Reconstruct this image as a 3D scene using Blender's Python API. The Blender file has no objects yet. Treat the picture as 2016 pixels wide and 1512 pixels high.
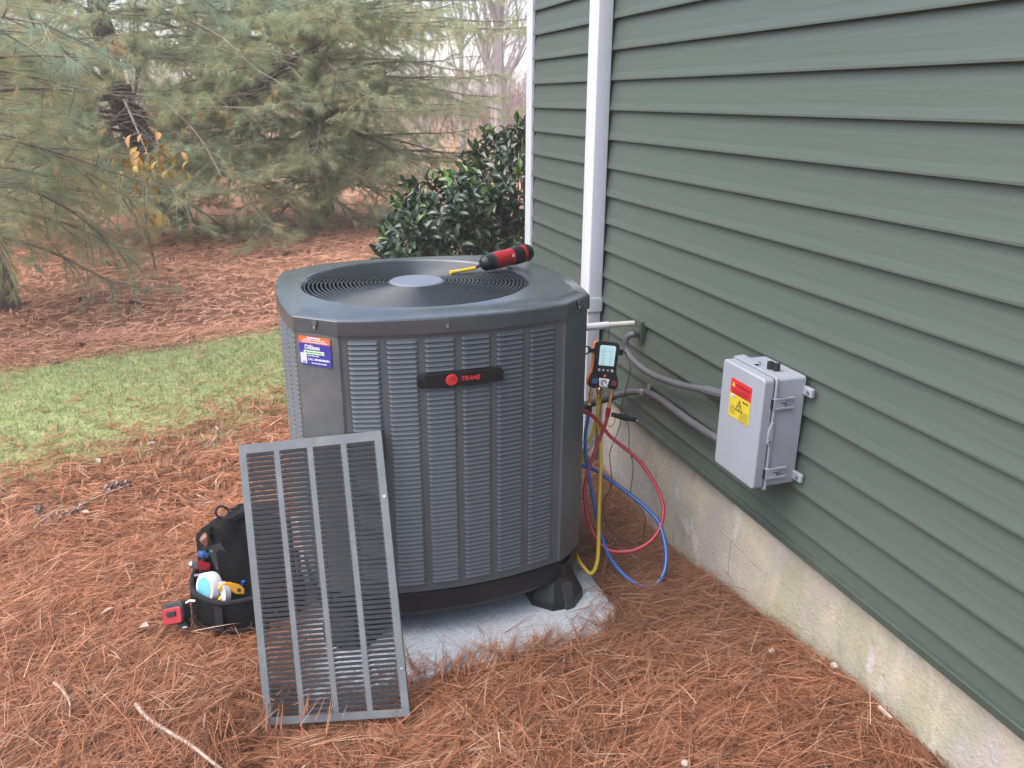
import bpy, bmesh, math, random
import numpy as np
from mathutils import Vector, Matrix, Euler

rng = np.random.default_rng(11)
random.seed(11)
sc = bpy.context.scene
col = sc.collection
R = math.radians

# ------------------------------------------------------------------ camera
cam_d = bpy.data.cameras.new('camera')
cam = bpy.data.objects.new('camera', cam_d)
col.objects.link(cam)
CAM = Vector((-1.4567, 0.0, 1.6231))
yaw, pitch, roll = R(17.646), R(19.313), R(-0.243)
fw = Vector((math.sin(yaw) * math.cos(pitch), math.cos(yaw) * math.cos(pitch), -math.sin(pitch)))
rt = Vector((math.cos(yaw), -math.sin(yaw), 0))
dn = fw.cross(rt)
rt2 = rt * math.cos(roll) + dn * math.sin(roll)
dn2 = -rt * math.sin(roll) + dn * math.cos(roll)
cam.matrix_world = Matrix(((rt2.x, -dn2.x, -fw.x, CAM.x), (rt2.y, -dn2.y, -fw.y, CAM.y), (rt2.z, -dn2.z, -fw.z, CAM.z), (0, 0, 0, 1)))
cam_d.sensor_width = 36.0
cam_d.lens = 36.0 * 1600.0 / 2016.0
cam_d.clip_start = 0.05
cam_d.clip_end = 600
cam_d.dof.use_dof = True
cam_d.dof.focus_distance = 2.6
cam_d.dof.aperture_fstop = 8.0
sc.camera = cam

# ------------------------------------------------------------------ sky, sun, exposure
SUN_EL, SUN_AZ = R(60), R(-95)        # azimuth from +Y towards +X
world = bpy.data.worlds.new('World')
sc.world = world
world.use_nodes = True
nt = world.node_tree
bg = nt.nodes['Background']
sky = nt.nodes.new('ShaderNodeTexSky')
sky.sky_type = 'NISHITA'
sky.sun_disc = False
sky.sun_elevation = SUN_EL
sky.sun_rotation = SUN_AZ
sky.air_density = 1.0
sky.dust_density = 3.0
sky.ozone_density = 1.0
nt.links.new(sky.outputs[0], bg.inputs[0])
bg.inputs[1].default_value = 0.15
sun_d = bpy.data.lights.new('sun', 'SUN')
sun_d.energy = 1.5
sun_d.angle = R(80)
sun_d.color = (1.0, 0.965, 0.92)
sun = bpy.data.objects.new('sun', sun_d)
col.objects.link(sun)
sdir = Vector((math.sin(SUN_AZ) * math.cos(SUN_EL), math.cos(SUN_AZ) * math.cos(SUN_EL), math.sin(SUN_EL)))
sun.rotation_euler = sdir.to_track_quat('Z', 'Y').to_euler()
sun.location = (-6, 10, 12)
vs = sc.view_settings
vs.view_transform = 'Standard'
vs.look = 'None'
vs.gamma = 1
vs.use_curve_mapping = False
vs.exposure = 1.72
sc.render.engine = 'CYCLES'
sc.cycles.max_bounces = 12
sc.cycles.diffuse_bounces = 8
sc.cycles.transparent_max_bounces = 6
sc.cycles.volume_bounces = 2
sc.cycles.use_denoising = True

# ------------------------------------------------------------------ materials
def new_mat(name):
    m = bpy.data.materials.new(name)
    m.use_nodes = True
    t = m.node_tree
    b = t.nodes['Principled BSDF']
    return m, t, b

def N(t, kind, **kw):
    n = t.nodes.new(kind)
    for k, v in kw.items():
        setattr(n, k, v)
    return n

def mat(name, c, rough=0.5, metal=0.0, var=0.0, vscale=8.0, bump=0.0, bscale=60.0, stretch=None, coat=0.0, emit=0.0, spec=0.5, dirt=None, dscale=6.0, damount=0.3):
    m, t, b = new_mat(name)
    b.inputs['Base Color'].default_value = (*c, 1)
    b.inputs['Roughness'].default_value = rough
    b.inputs['Metallic'].default_value = metal
    b.inputs['Specular IOR Level'].default_value = spec
    if coat:
        b.inputs['Coat Weight'].default_value = coat
        b.inputs['Coat Roughness'].default_value = 0.15
    if emit:
        b.inputs['Emission Color'].default_value = (*c, 1)
        b.inputs['Emission Strength'].default_value = emit
    tc = N(t, 'ShaderNodeTexCoord')
    mp = N(t, 'ShaderNodeMapping')
    t.links.new(tc.outputs['Object'], mp.inputs[0])
    if stretch:
        mp.inputs['Scale'].default_value = stretch
    cur = None
    if var:
        n1 = N(t, 'ShaderNodeTexNoise')
        n1.inputs['Scale'].default_value = vscale
        n1.inputs['Detail'].default_value = 8
        n1.inputs['Roughness'].default_value = 0.65
        t.links.new(mp.outputs[0], n1.inputs['Vector'])
        rp = N(t, 'ShaderNodeValToRGB')
        rp.color_ramp.elements[0].position = 0.3
        rp.color_ramp.elements[1].position = 0.7
        rp.color_ramp.elements[0].color = (*[max(0, x * (1 - var)) for x in c], 1)
        rp.color_ramp.elements[1].color = (*[x * (1 + var) for x in c], 1)
        t.links.new(n1.outputs['Fac'], rp.inputs[0])
        cur = rp.outputs[0]
        rr = N(t, 'ShaderNodeMapRange')
        rr.inputs['To Min'].default_value = max(0.03, rough - 0.12)
        rr.inputs['To Max'].default_value = min(1, rough + 0.12)
        t.links.new(n1.outputs['Fac'], rr.inputs[0])
        t.links.new(rr.outputs[0], b.inputs['Roughness'])
    if dirt:
        n2 = N(t, 'ShaderNodeTexNoise')
        n2.inputs['Scale'].default_value = dscale
        n2.inputs['Detail'].default_value = 10
        n2.inputs['Roughness'].default_value = 0.7
        t.links.new(mp.outputs[0], n2.inputs['Vector'])
        r2 = N(t, 'ShaderNodeValToRGB')
        r2.color_ramp.elements[0].position = 0.48
        r2.color_ramp.elements[1].position = 0.72
        r2.color_ramp.elements[0].color = (0, 0, 0, 1)
        r2.color_ramp.elements[1].color = (damount, damount, damount, 1)
        t.links.new(n2.outputs['Fac'], r2.inputs[0])
        mx = N(t, 'ShaderNodeMix', data_type='RGBA')
        t.links.new(r2.outputs[0], mx.inputs[0])
        if cur:
            t.links.new(cur, mx.inputs[6])
        else:
            mx.inputs[6].default_value = (*c, 1)
        mx.inputs[7].default_value = (*dirt, 1)
        cur = mx.outputs[2]
    if cur:
        t.links.new(cur, b.inputs['Base Color'])
    if bump:
        n3 = N(t, 'ShaderNodeTexNoise')
        n3.inputs['Scale'].default_value = bscale
        n3.inputs['Detail'].default_value = 6
        t.links.new(mp.outputs[0], n3.inputs['Vector'])
        bp = N(t, 'ShaderNodeBump')
        bp.inputs['Strength'].default_value = bump
        bp.inputs['Distance'].default_value = 0.01
        t.links.new(n3.outputs['Fac'], bp.inputs['Height'])
        t.links.new(bp.outputs[0], b.inputs['Normal'])
    return m

def tint_mat(name, rough=0.6, translucent=0.0, spec=0.3, gain=1.0):
    m, t, b = new_mat(name)
    a = N(t, 'ShaderNodeAttribute', attribute_name='tint')
    b.inputs['Roughness'].default_value = rough
    b.inputs['Specular IOR Level'].default_value = spec
    t.links.new(a.outputs['Color'], b.inputs['Base Color'])
    if translucent:
        tr = N(t, 'ShaderNodeBsdfTranslucent')
        t.links.new(a.outputs['Color'], tr.inputs['Color'])
        mx = N(t, 'ShaderNodeMixShader')
        mx.inputs[0].default_value = translucent
        t.links.new(b.outputs[0], mx.inputs[1])
        t.links.new(tr.outputs[0], mx.inputs[2])
        t.links.new(mx.outputs[0], t.nodes['Material Output'].inputs['Surface'])
    return m

M = {}
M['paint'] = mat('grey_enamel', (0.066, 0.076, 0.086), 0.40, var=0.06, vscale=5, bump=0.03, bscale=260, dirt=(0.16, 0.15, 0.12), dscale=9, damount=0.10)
M['cap'] = mat('cap_enamel', (0.044, 0.054, 0.061), 0.25, var=0.05, vscale=4, bump=0.02, bscale=240, dirt=(0.20, 0.19, 0.16), dscale=14, damount=0.12, coat=0.3)
M['paint2'] = mat('grey_enamel_worn', (0.075, 0.082, 0.086), 0.40, var=0.10, vscale=7, bump=0.03, bscale=220, dirt=(0.20, 0.19, 0.17), dscale=11, damount=0.3)
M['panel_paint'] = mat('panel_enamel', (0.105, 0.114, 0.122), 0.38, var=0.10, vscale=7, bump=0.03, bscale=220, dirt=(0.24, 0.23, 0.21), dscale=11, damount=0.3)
M['grille'] = mat('grille_wire', (0.018, 0.022, 0.028), 0.25, spec=0.45)
M['hub'] = mat('hub_plastic', (0.11, 0.125, 0.165), 0.45, var=0.05)
M['black'] = mat('black_plastic', (0.008, 0.009, 0.011), 0.42, spec=0.3, var=0.15, vscale=20, dirt=(0.06, 0.05, 0.045), damount=0.25)
M['void'] = mat('dark_coil', (0.010, 0.011, 0.012), 0.7, bump=0.3, bscale=400)
M['screw'] = mat('zinc', (0.55, 0.55, 0.55), 0.3, 1.0)
M['pad'] = mat('pad_concrete', (0.33, 0.36, 0.40), 0.85, var=0.22, vscale=55, bump=0.5, bscale=140, dirt=(0.30, 0.27, 0.24), dscale=5, damount=0.5)
M['siding'] = mat('green_vinyl', (0.056, 0.073, 0.061), 0.5, var=0.035, vscale=4, bump=0.12, bscale=70, stretch=(1, 0.06, 1), spec=0.4, dirt=(0.21, 0.21, 0.16), dscale=1.4, damount=0.22)
M['trim_green'] = mat('green_trim', (0.036, 0.050, 0.041), 0.45, var=0.06, dirt=(0.13, 0.13, 0.1), dscale=5)
M['white'] = mat('white_aluminium', (0.47, 0.48, 0.53), 0.35, var=0.03, dirt=(0.45, 0.42, 0.36), dscale=4, damount=0.25)
M['pvc'] = mat('weathered_pvc', (0.45, 0.43, 0.38), 0.5, var=0.08, vscale=30, dirt=(0.25, 0.27, 0.2), dscale=30, damount=0.6)
M['conduit'] = mat('grey_conduit', (0.070, 0.070, 0.080), 0.5, var=0.08, vscale=20)
M['foam'] = mat('black_foam', (0.03, 0.03, 0.032), 0.85, bump=0.3, bscale=200)
M['box'] = mat('grey_fibreglass', (0.215, 0.23, 0.262), 0.48, var=0.03, vscale=10, bump=0.05, bscale=500, dirt=(0.26, 0.26, 0.26), dscale=5, damount=0.12)
M['brass'] = mat('brass', (0.75, 0.50, 0.22), 0.28, 1.0, var=0.1, vscale=40)
M['copper'] = mat('copper', (0.72, 0.33, 0.2), 0.35, 1.0)
M['red_hose'] = mat('red_hose', (0.27, 0.008, 0.024), 0.38, var=0.06)
M['blue_hose'] = mat('blue_hose', (0.005, 0.066, 0.24), 0.35, var=0.06)
M['yel_hose'] = mat('yellow_hose', (0.42, 0.28, 0.015), 0.4, var=0.06)
M['red'] = mat('red_plastic', (0.26, 0.008, 0.014), 0.38, var=0.06)
M['red2'] = mat('red_print', (0.52, 0.022, 0.026), 0.5)
M['orange'] = mat('orange_rubber', (0.75, 0.20, 0.05), 0.6)
M['rubber'] = mat('dark_rubber', (0.012, 0.013, 0.015), 0.6, spec=0.3)
M['darkgrey'] = mat('dark_grey_plastic', (0.030, 0.032, 0.036), 0.5, spec=0.3)
M['steel'] = mat('steel', (0.5, 0.5, 0.52), 0.3, 1.0)
M['screen'] = mat('lit_screen', (0.30, 0.44, 0.47), 0.25, emit=0.24)
M['screenmark'] = mat('screen_digits', (0.20, 0.30, 0.33), 0.3, emit=0.12)
M['grey_btn'] = mat('grey_button', (0.45, 0.47, 0.5), 0.4)
M['plate'] = mat('white_plate', (0.72, 0.72, 0.76), 0.3)
M['bluebtn'] = mat('blue_knob', (0.03, 0.09, 0.25), 0.4)
M['redbtn'] = mat('maroon_knob', (0.14, 0.02, 0.03), 0.4)
M['yellow'] = mat('yellow_plastic', (0.55, 0.36, 0.015), 0.4)
M['amber'] = mat('amber_plastic', (0.50, 0.23, 0.014), 0.4)
M['canvas'] = mat('black_canvas', (0.008, 0.008, 0.009), 0.85, spec=0.12, var=0.3, vscale=25, bump=0.5, bscale=500)
M['webbing'] = mat('webbing', (0.018, 0.018, 0.020), 0.85, spec=0.15, bump=0.5, bscale=700)
M['wood'] = mat('dark_wood', (0.20, 0.085, 0.055), 0.5, var=0.25, vscale=20, stretch=(4, 4, 1))
M['tapewhite'] = mat('white_tape', (0.48, 0.51, 0.53), 0.45)
M['tapeblue'] = mat('pale_blue_label', (0.10, 0.33, 0.48), 0.45)
M['clear'] = mat('pale_film', (0.42, 0.42, 0.42), 0.3)
M['st_orange'] = mat('sticker_orange', (0.55, 0.10, 0.025), 0.4)
M['st_blue'] = mat('sticker_blue', (0.035, 0.030, 0.22), 0.4)
M['st_white'] = mat('sticker_white', (0.48, 0.48, 0.55), 0.4)
M['st_green'] = mat('sticker_green', (0.48, 0.75, 0.33), 0.4)
M['st_red'] = mat('label_red', (0.42, 0.018, 0.02), 0.4)
M['st_yellow'] = mat('label_yellow', (0.42, 0.33, 0.022), 0.4)
M['st_black'] = mat('label_black', (0.03, 0.02, 0.012), 0.5)
M['st_dred'] = mat('label_dark_red', (0.16, 0.008, 0.012), 0.5)
M['st_dyel'] = mat('label_print', (0.26, 0.21, 0.03), 0.5)
M['bark'] = mat('pine_bark', (0.085, 0.058, 0.052), 0.9, var=0.55, vscale=14, bump=1.0, bscale=26, stretch=(1, 1, 0.18), dirt=(0.15, 0.17, 0.13), dscale=5, damount=0.5)
M['twig'] = mat('twig_bark', (0.16, 0.125, 0.10), 0.9, var=0.4, vscale=10)
M['bare'] = mat('grey_bark', (0.27, 0.235, 0.225), 0.9, var=0.3, vscale=6, bump=0.5, bscale=20, stretch=(1, 1, 0.2))
M['thicket'] = mat('brown_twigs', (0.22, 0.15, 0.125), 0.9, var=0.3, vscale=2)
M['stick'] = mat('bleached_stick', (0.36, 0.27, 0.22), 0.8, var=0.25, vscale=40)
M['cone'] = mat('pine_cone', (0.075, 0.045, 0.04), 0.75, var=0.4, vscale=40)
M['conetip'] = mat('pine_cone_tip', (0.26, 0.19, 0.16), 0.75, var=0.4, vscale=60)
M['dryleaf'] = mat('dry_leaf', (0.27, 0.20, 0.165), 0.7, var=0.2, vscale=30)
M['stone'] = mat('pale_stone', (0.40, 0.33, 0.27), 0.8, var=0.15, vscale=40)
M['needle'] = tint_mat('pine_needles', 0.5, 0.5, 0.4)
M['straw'] = tint_mat('pine_straw', 0.6, 0.15, 0.25)
M['grass'] = tint_mat('grass_blades', 0.6, 0.35, 0.25)
M['leaf'] = mat('laurel_leaf', (0.028, 0.052, 0.026), 0.32, var=0.25, vscale=12, spec=0.6)
M['leafy'] = mat('young_laurel_leaf', (0.085, 0.15, 0.032), 0.35, var=0.2, vscale=12)
M['yleaf'] = mat('yellow_leaf', (0.46, 0.30, 0.05), 0.6, var=0.15, vscale=20)
M['oleaf'] = mat('orange_leaf', (0.42, 0.21, 0.06), 0.6, var=0.15, vscale=20)
M['roof'] = mat('roof_shingle', (0.08, 0.08, 0.085), 0.9, var=0.2, vscale=20)
M['inner'] = mat('sheathing', (0.03, 0.035, 0.03), 0.9)
M['soffit'] = mat('white_soffit', (0.7, 0.7, 0.7), 0.6)

def foundation_mat():
    m, t, b = new_mat('parged_concrete')
    tc = N(t, 'ShaderNodeTexCoord')
    def noise(scale, detail=8, rough=.6, stretch=None):
        mp = N(t, 'ShaderNodeMapping')
        if stretch: mp.inputs['Scale'].default_value = stretch
        t.links.new(tc.outputs['Object'], mp.inputs[0])
        n = N(t, 'ShaderNodeTexNoise')
        n.inputs['Scale'].default_value = scale; n.inputs['Detail'].default_value = detail; n.inputs['Roughness'].default_value = rough
        t.links.new(mp.outputs[0], n.inputs['Vector'])
        return n.outputs['Fac']
    def ramp(f, a, b_, ca=(0, 0, 0), cb=(1, 1, 1)):
        r = N(t, 'ShaderNodeValToRGB')
        r.color_ramp.elements[0].position = a; r.color_ramp.elements[1].position = b_
        r.color_ramp.elements[0].color = (*ca, 1); r.color_ramp.elements[1].color = (*cb, 1)
        t.links.new(f, r.inputs[0]); return r.outputs[0]
    def mix(f, a, bcol, k=1.0):
        x = N(t, 'ShaderNodeMix', data_type='RGBA')
        if k != 1.0:
            mm = N(t, 'ShaderNodeMath', operation='MULTIPLY'); mm.inputs[1].default_value = k
            t.links.new(f, mm.inputs[0]); f = mm.outputs[0]
        t.links.new(f, x.inputs[0])
        t.links.new(a, x.inputs[6]); x.inputs[7].default_value = (*bcol, 1)
        return x.outputs[2]
    c = ramp(noise(3.0, 10, .65), .40, .60, (0.27, 0.248, 0.218), (0.37, 0.325, 0.25))
    c = mix(ramp(noise(4.2, 12, .68, (1, 1, .55)), .52, .60), c, (0.31, 0.285, 0.275), .8)
    c = mix(ramp(noise(3.6, 12, .72, (1, 1, .30)), .52, .62), c, (0.22, 0.225, 0.125), .5)
    c = mix(ramp(noise(6.5, 12, .78, (1, 1, .4)), .56, .66), c, (0.15, 0.14, 0.105), .5)
    c = mix(ramp(noise(5.5, 8, .55, (1, 1, .7)), .63, .66), c, (0.40, 0.37, 0.345), .75)
    c = mix(ramp(noise(38, 8, .75), .60, .70), c, (0.10, 0.09, 0.07), .45)
    t.links.new(c, b.inputs['Base Color'])
    b.inputs['Roughness'].default_value = 0.9
    bp = N(t, 'ShaderNodeBump'); bp.inputs['Strength'].default_value = .45; bp.inputs['Distance'].default_value = .012
    ad = N(t, 'ShaderNodeMath', operation='ADD')
    t.links.new(noise(7, 12, .7), ad.inputs[0]); t.links.new(noise(90, 3), ad.inputs[1])
    t.links.new(ad.outputs[0], bp.inputs['Height'])
    t.links.new(bp.outputs[0], b.inputs['Normal'])
    return m
M['found'] = foundation_mat()
M['joint'] = mat('mortar_joint', (0.21, 0.19, 0.17), 0.95, var=.3, vscale=30)

# ------------------------------------------------------------------ builders
ORG = {}
def setp(o, label=None, cat=None, group=None, kind=None):
    for k, v in (('label', label), ('category', cat), ('group', group), ('kind', kind)):
        if v: o[k] = v
    return o

def thing(name, label, cat, loc, group=None):
    o = bpy.data.objects.new(name, None)
    o.empty_display_size = 0.05
    col.objects.link(o)
    o.location = loc
    ORG[o.name] = np.array(loc, float)
    return setp(o, label, cat, group)

def raw(name, V, F, material, parent=None, smooth=False, origin=None, bevel=0.0, seg=2, sharp=28):
    V = np.asarray(V, float)
    if parent is not None: org = ORG[parent.name]
    elif origin is not None: org = np.array(origin, float)
    else: org = np.array([(V[:, 0].min() + V[:, 0].max()) / 2, (V[:, 1].min() + V[:, 1].max()) / 2, V[:, 2].min()])
    me = bpy.data.meshes.new(name)
    me.from_pydata((V - org).tolist(), [], [list(map(int, f)) for f in F])
    me.update()
    o = bpy.data.objects.new(name, me)
    col.objects.link(o)
    if material: me.materials.append(M[material] if isinstance(material, str) else material)
    if parent is not None: o.parent = parent
    else: o.location = org
    ORG[o.name] = org
    if smooth:
        me.polygons.foreach_set('use_smooth', [True] * len(me.polygons))
        try: me.set_sharp_from_angle(angle=R(sharp))
        except Exception: pass
    if bevel:
        md = o.modifiers.new('bevel', 'BEVEL'); md.width = bevel; md.segments = seg; md.limit_method = 'ANGLE'; md.angle_limit = R(35)
    return o

def share(name, me, parent, world_loc, rot=None, scale=None):
    o = bpy.data.objects.new(name, me)
    col.objects.link(o)
    o.parent = parent
    o.location = Vector(np.array(world_loc, float) - ORG[parent.name])
    if rot is not None: o.rotation_euler = rot
    if scale is not None: o.scale = scale
    ORG[o.name] = np.array(world_loc, float)
    return o

class MB:
    def __init__(s, T=None): s.V = []; s.F = []; s.T = T
    def add(s, V, F):
        n = len(s.V)
        if s.T is not None: V = [tuple(s.T @ Vector(v)) for v in V]
        s.V += [tuple(v) for v in V]; s.F += [[n + i for i in f] for f in F]
        return s
    def box(s, c, d, rot=None):
        x, y, z = [k / 2 for k in d]
        V = [Vector(v) for v in ((-x, -y, -z), (x, -y, -z), (x, y, -z), (-x, y, -z), (-x, -y, z), (x, -y, z), (x, y, z), (-x, y, z))]
        if rot is not None: V = [rot @ v for v in V]
        return s.add([v + Vector(c) for v in V], [(0, 3, 2, 1), (4, 5, 6, 7), (0, 1, 5, 4), (1, 2, 6, 5), (2, 3, 7, 6), (3, 0, 4, 7)])
    def bb(s, x0, x1, y0, y1, z0, z1):
        return s.box(((x0 + x1) / 2, (y0 + y1) / 2, (z0 + z1) / 2), (x1 - x0, y1 - y0, z1 - z0))
    def prism(s, poly, z0, z1, axis='z'):
        n = len(poly)
        f = {'z': lambda a, b, c: (a, b, c), 'y': lambda a, b, c: (a, c, b), 'x': lambda a, b, c: (c, a, b)}[axis]
        V = [f(a, b, z0) for a, b in poly] + [f(a, b, z1) for a, b in poly]
        return s.add(V, [list(range(n))[::-1], list(range(n, 2 * n))] + [(i, (i + 1) % n, n + (i + 1) % n, n + i) for i in range(n)])
    def tube(s, P, r, n=8, cap=True):
        P = [Vector(p) for p in P]; k = len(P)
        rs = r if hasattr(r, '__len__') else [r] * k
        V = []; F = []; up = None
        for i, p in enumerate(P):
            d = (P[min(i + 1, k - 1)] - P[max(i - 1, 0)])
            if d.length < 1e-9: d = Vector((0, 0, 1))
            d.normalize()
            if up is None:
                up = Vector((0, 0, 1)) if abs(d.z) < .9 else Vector((1, 0, 0))
            up = up - d * up.dot(d)
            if up.length < 1e-6: up = d.orthogonal()
            up.normalize(); sd = d.cross(up)
            for j in range(n):
                a = 2 * math.pi * j / n
                V.append(p + (up * math.cos(a) + sd * math.sin(a)) * rs[i])
        for i in range(k - 1):
            for j in range(n):
                F.append((i * n + j, i * n + (j + 1) % n, (i + 1) * n + (j + 1) % n, (i + 1) * n + j))
        if cap: F += [list(range(n))[::-1], list(range((k - 1) * n, k * n))]
        return s.add(V, F)
    def cyl(s, a, b, r, n=16, r2=None): return s.tube([a, b], [r, r if r2 is None else r2], n)
    def lathe(s, prof, n=32, c=(0, 0, 0), closed=False):
        V = []; F = []; k = len(prof)
        for r, z in prof:
            for j in range(n):
                a = 2 * math.pi * j / n
                V.append((c[0] + r * math.cos(a), c[1] + r * math.sin(a), c[2] + z))
        for i in range(k - 1):
            for j in range(n): F.append((i * n + j, i * n + (j + 1) % n, (i + 1) * n + (j + 1) % n, (i + 1) * n + j))
        if closed:
            for j in range(n): F.append(((k - 1) * n + j, (k - 1) * n + (j + 1) % n, (j + 1) % n, j))
        else:
            if prof[0][0] > 1e-6: F.append(list(range(n))[::-1])
            if prof[-1][0] > 1e-6: F.append(list(range((k - 1) * n, k * n)))
        return s.add(V, F)
    def ring(s, c, R_, r, n=48, m=5):
        V = []; F = []
        for i in range(n):
            a = 2 * math.pi * i / n
            for j in range(m):
                b = 2 * math.pi * j / m
                V.append((c[0] + (R_ + r * math.cos(b)) * math.cos(a), c[1] + (R_ + r * math.cos(b)) * math.sin(a), c[2] + r * math.sin(b)))
        for i in range(n):
            for j in range(m): F.append((i * m + j, ((i + 1) % n) * m + j, ((i + 1) % n) * m + (j + 1) % m, i * m + (j + 1) % m))
        return s.add(V, F)
    def build(s, name, material, parent=None, **kw): return raw(name, s.V, s.F, material, parent, **kw)

def curve(P, per=8):
    P = [Vector(p) for p in P]; out = []
    for i in range(len(P) - 1):
        p0, p1, p2, p3 = P[max(i - 1, 0)], P[i], P[i + 1], P[min(i + 2, len(P) - 1)]
        for k in range(per):
            t = k / per
            out.append(.5 * ((2 * p1) + (p2 - p0) * t + (2 * p0 - 5 * p1 + 4 * p2 - p3) * t * t + (3 * p1 - p0 - 3 * p2 + p3) * t ** 3))
    out.append(P[-1]); return out

def frame(o, x, y, z):
    x, y, z = Vector(x).normalized(), Vector(y).normalized(), Vector(z).normalized()
    return Matrix(((x.x, y.x, z.x, o[0]), (x.y, y.y, z.y, o[1]), (x.z, y.z, z.z, o[2]), (0, 0, 0, 1)))

def rounded(w, h, r, n=5):
    out = []
    for cx, cy, a0 in ((w / 2 - r, h / 2 - r, 0), (-w / 2 + r, h / 2 - r, 90), (-w / 2 + r, -h / 2 + r, 180), (w / 2 - r, -h / 2 + r, 270)):
        for i in range(n + 1):
            a = R(a0 + 90 * i / n); out.append((cx + r * math.cos(a), cy + r * math.sin(a)))
    return out

def text(body, size, T, material, parent, name='lettering', shear=0.0, align='LEFT', bold=0.0, sx=1.0):
    cu = bpy.data.curves.new(name, 'FONT')
    cu.body = body; cu.size = size; cu.shear = shear; cu.align_x = align; cu.extrude = 0.0003; cu.offset = bold
    cu.resolution_u = 3
    tmp = bpy.data.objects.new('tmp_text', cu); col.objects.link(tmp)
    dg = bpy.context.evaluated_depsgraph_get()
    me = bpy.data.meshes.new_from_object(tmp.evaluated_get(dg))
    V = [tuple(T @ Vector((v.co.x * sx, v.co.y, v.co.z))) for v in me.vertices]; F = [list(p.vertices) for p in me.polygons]
    bpy.data.objects.remove(tmp); bpy.data.curves.remove(cu); bpy.data.meshes.remove(me)
    return raw(name, V, F, material, parent)

def fast(name, V, T, tint, material, parent=None, kind=None, per=None):
    """big triangle mesh; V (n,3), T (m,3), tint (n,3) point colour"""
    me = bpy.data.meshes.new(name)
    org = ORG[parent.name] if parent is not None else np.zeros(3)
    me.vertices.add(len(V)); me.vertices.foreach_set('co', (V - org).astype(np.float32).ravel())
    me.loops.add(T.size); me.loops.foreach_set('vertex_index', T.astype(np.int32).ravel())
    me.polygons.add(len(T)); me.polygons.foreach_set('loop_start', np.arange(0, T.size, 3, dtype=np.int32))
    me.polygons.foreach_set('loop_total', np.full(len(T), 3, dtype=np.int32))
    me.update(calc_edges=True)
    if tint is not None:
        a = me.attributes.new('tint', 'FLOAT_COLOR', 'POINT')
        a.data.foreach_set('color', np.c_[tint, np.ones(len(V))].astype(np.float32).ravel())
    me.materials.append(M[material])
    o = bpy.data.objects.new(name, me); col.objects.link(o)
    if parent is not None: o.parent = parent
    ORG[o.name] = org
    if kind: o['kind'] = kind
    return o

def nrm(a): return a / np.maximum(np.linalg.norm(a, axis=-1, keepdims=True), 1e-9)

def strips(B, D, L, W, S, bend):
    """curved two-joint blades: base pair, mid pair, tip; B base, D direction, L length, W width, S side, bend offset at tip"""
    n = len(B)
    mid = B + D * (L * .5)[:, None] + bend * .3
    tip = B + D * L[:, None] + bend
    w = (W / 2)[:, None]
    V = np.stack([B - S * w, B + S * w, mid - S * w * .9, mid + S * w * .9, tip], 1).reshape(-1, 3)
    k = (np.arange(n) * 5)[:, None, None]
    T = (np.array([[0, 1, 3], [0, 3, 2], [2, 3, 4]])[None] + k).reshape(-1, 3)
    return V, T

_ph = rng.uniform(0, 6.28, (40, 3)); _ang = rng.uniform(0, 6.28, 40)
def wav(x, y, freq, k0=0, n=6):
    s = 0
    for i in range(k0, k0 + n):
        f = freq * (0.7 + 0.25 * (i - k0))
        s = s + np.sin(f * (x * math.cos(_ang[i]) + y * math.sin(_ang[i])) + _ph[i, 0]) / (1 + .3 * (i - k0))
    return s / n * 1.4
def sst(a, b, x):
    t = np.clip((x - a) / (b - a), 0, 1); return t * t * (3 - 2 * t)

# ------------------------------------------------------------------ ground
PAD = (-1.46, -0.405, 1.985, 3.12)
def hf(x, y):
    x = np.asarray(x, float); y = np.asarray(y, float)
    near = sst(12, 3, y)
    h = near * (0.014 * wav(x, y, 5.0) + 0.010 * wav(x, y, 13.0, 8)) + 0.03 * wav(x, y, .8, 16) * sst(3, 8, y)
    h = h - 0.012
    h = h + 0.125 * sst(2.35, 1.35, y) * sst(-.75, -.05, x)              # straw banked against the wall
    h = h - 0.055 * np.exp(-(((x + .1) / .22) ** 2 + ((y - 2.62) / .38) ** 2))  # hollow behind the hoses
    h = h + 0.018 * sst(2.02, 1.9, y) * sst(-1.7, -1.3, x) * sst(-.2, -.5, x)    # lip of straw on the pad's edge
    ed = 2.005 + .028 * wav(x * 1.0, x * 0, 9.0, 20) + .05 * sst(-.56, -.43, x)
    inside = sst(PAD[0] - .01, PAD[0] + .03, x) * sst(PAD[1] + .01, PAD[1] - .02, x) * sst(-.012, .03, y - ed) * sst(PAD[3], PAD[3] - .04, y)
    h = h * (1 - inside) - 0.06 * inside
    h = h - (0.085 - .035 * sst(-1.5, -1.2, x)) * sst(-1.72, -1.58, x) * sst(-1.06, -1.16, x) * sst(1.58, 1.78, y) * sst(2.06, 1.98, y)
    h = h - 0.5 * sst(.02, .12, x) * sst(4.5, 4.2, y)                     # under the house
    return h
def axis(parts):
    out = []
    for a, b, st in parts: out += list(np.arange(a, b, st))
    return np.array(out + [parts[-1][1]])
gx = axis([(-160, -40, 20), (-40, -12, 4), (-12, -4.4, .5), (-4.4, .2, .035), (.2, 3, .35), (3, 20, 2.5), (20, 160, 20)])
gy = axis([(-40, -4, 6), (-4, .6, .46), (.6, 5.2, .035), (5.2, 9, .12), (9, 20, .7), (20, 60, 5), (60, 220, 20)])
GX, GY = np.meshgrid(gx, gy)
V = np.c_[GX.ravel(), GY.ravel(), hf(GX, GY).ravel()]
nx, ny = len(gx), len(gy)
I = np.arange(nx * ny).reshape(ny, nx)
Q = np.c_[I[:-1, :-1].ravel(), I[:-1, 1:].ravel(), I[1:, 1:].ravel(), I[1:, :-1].ravel()]
T = np.r_[Q[:, [0, 1, 2]], Q[:, [0, 2, 3]]]

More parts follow.
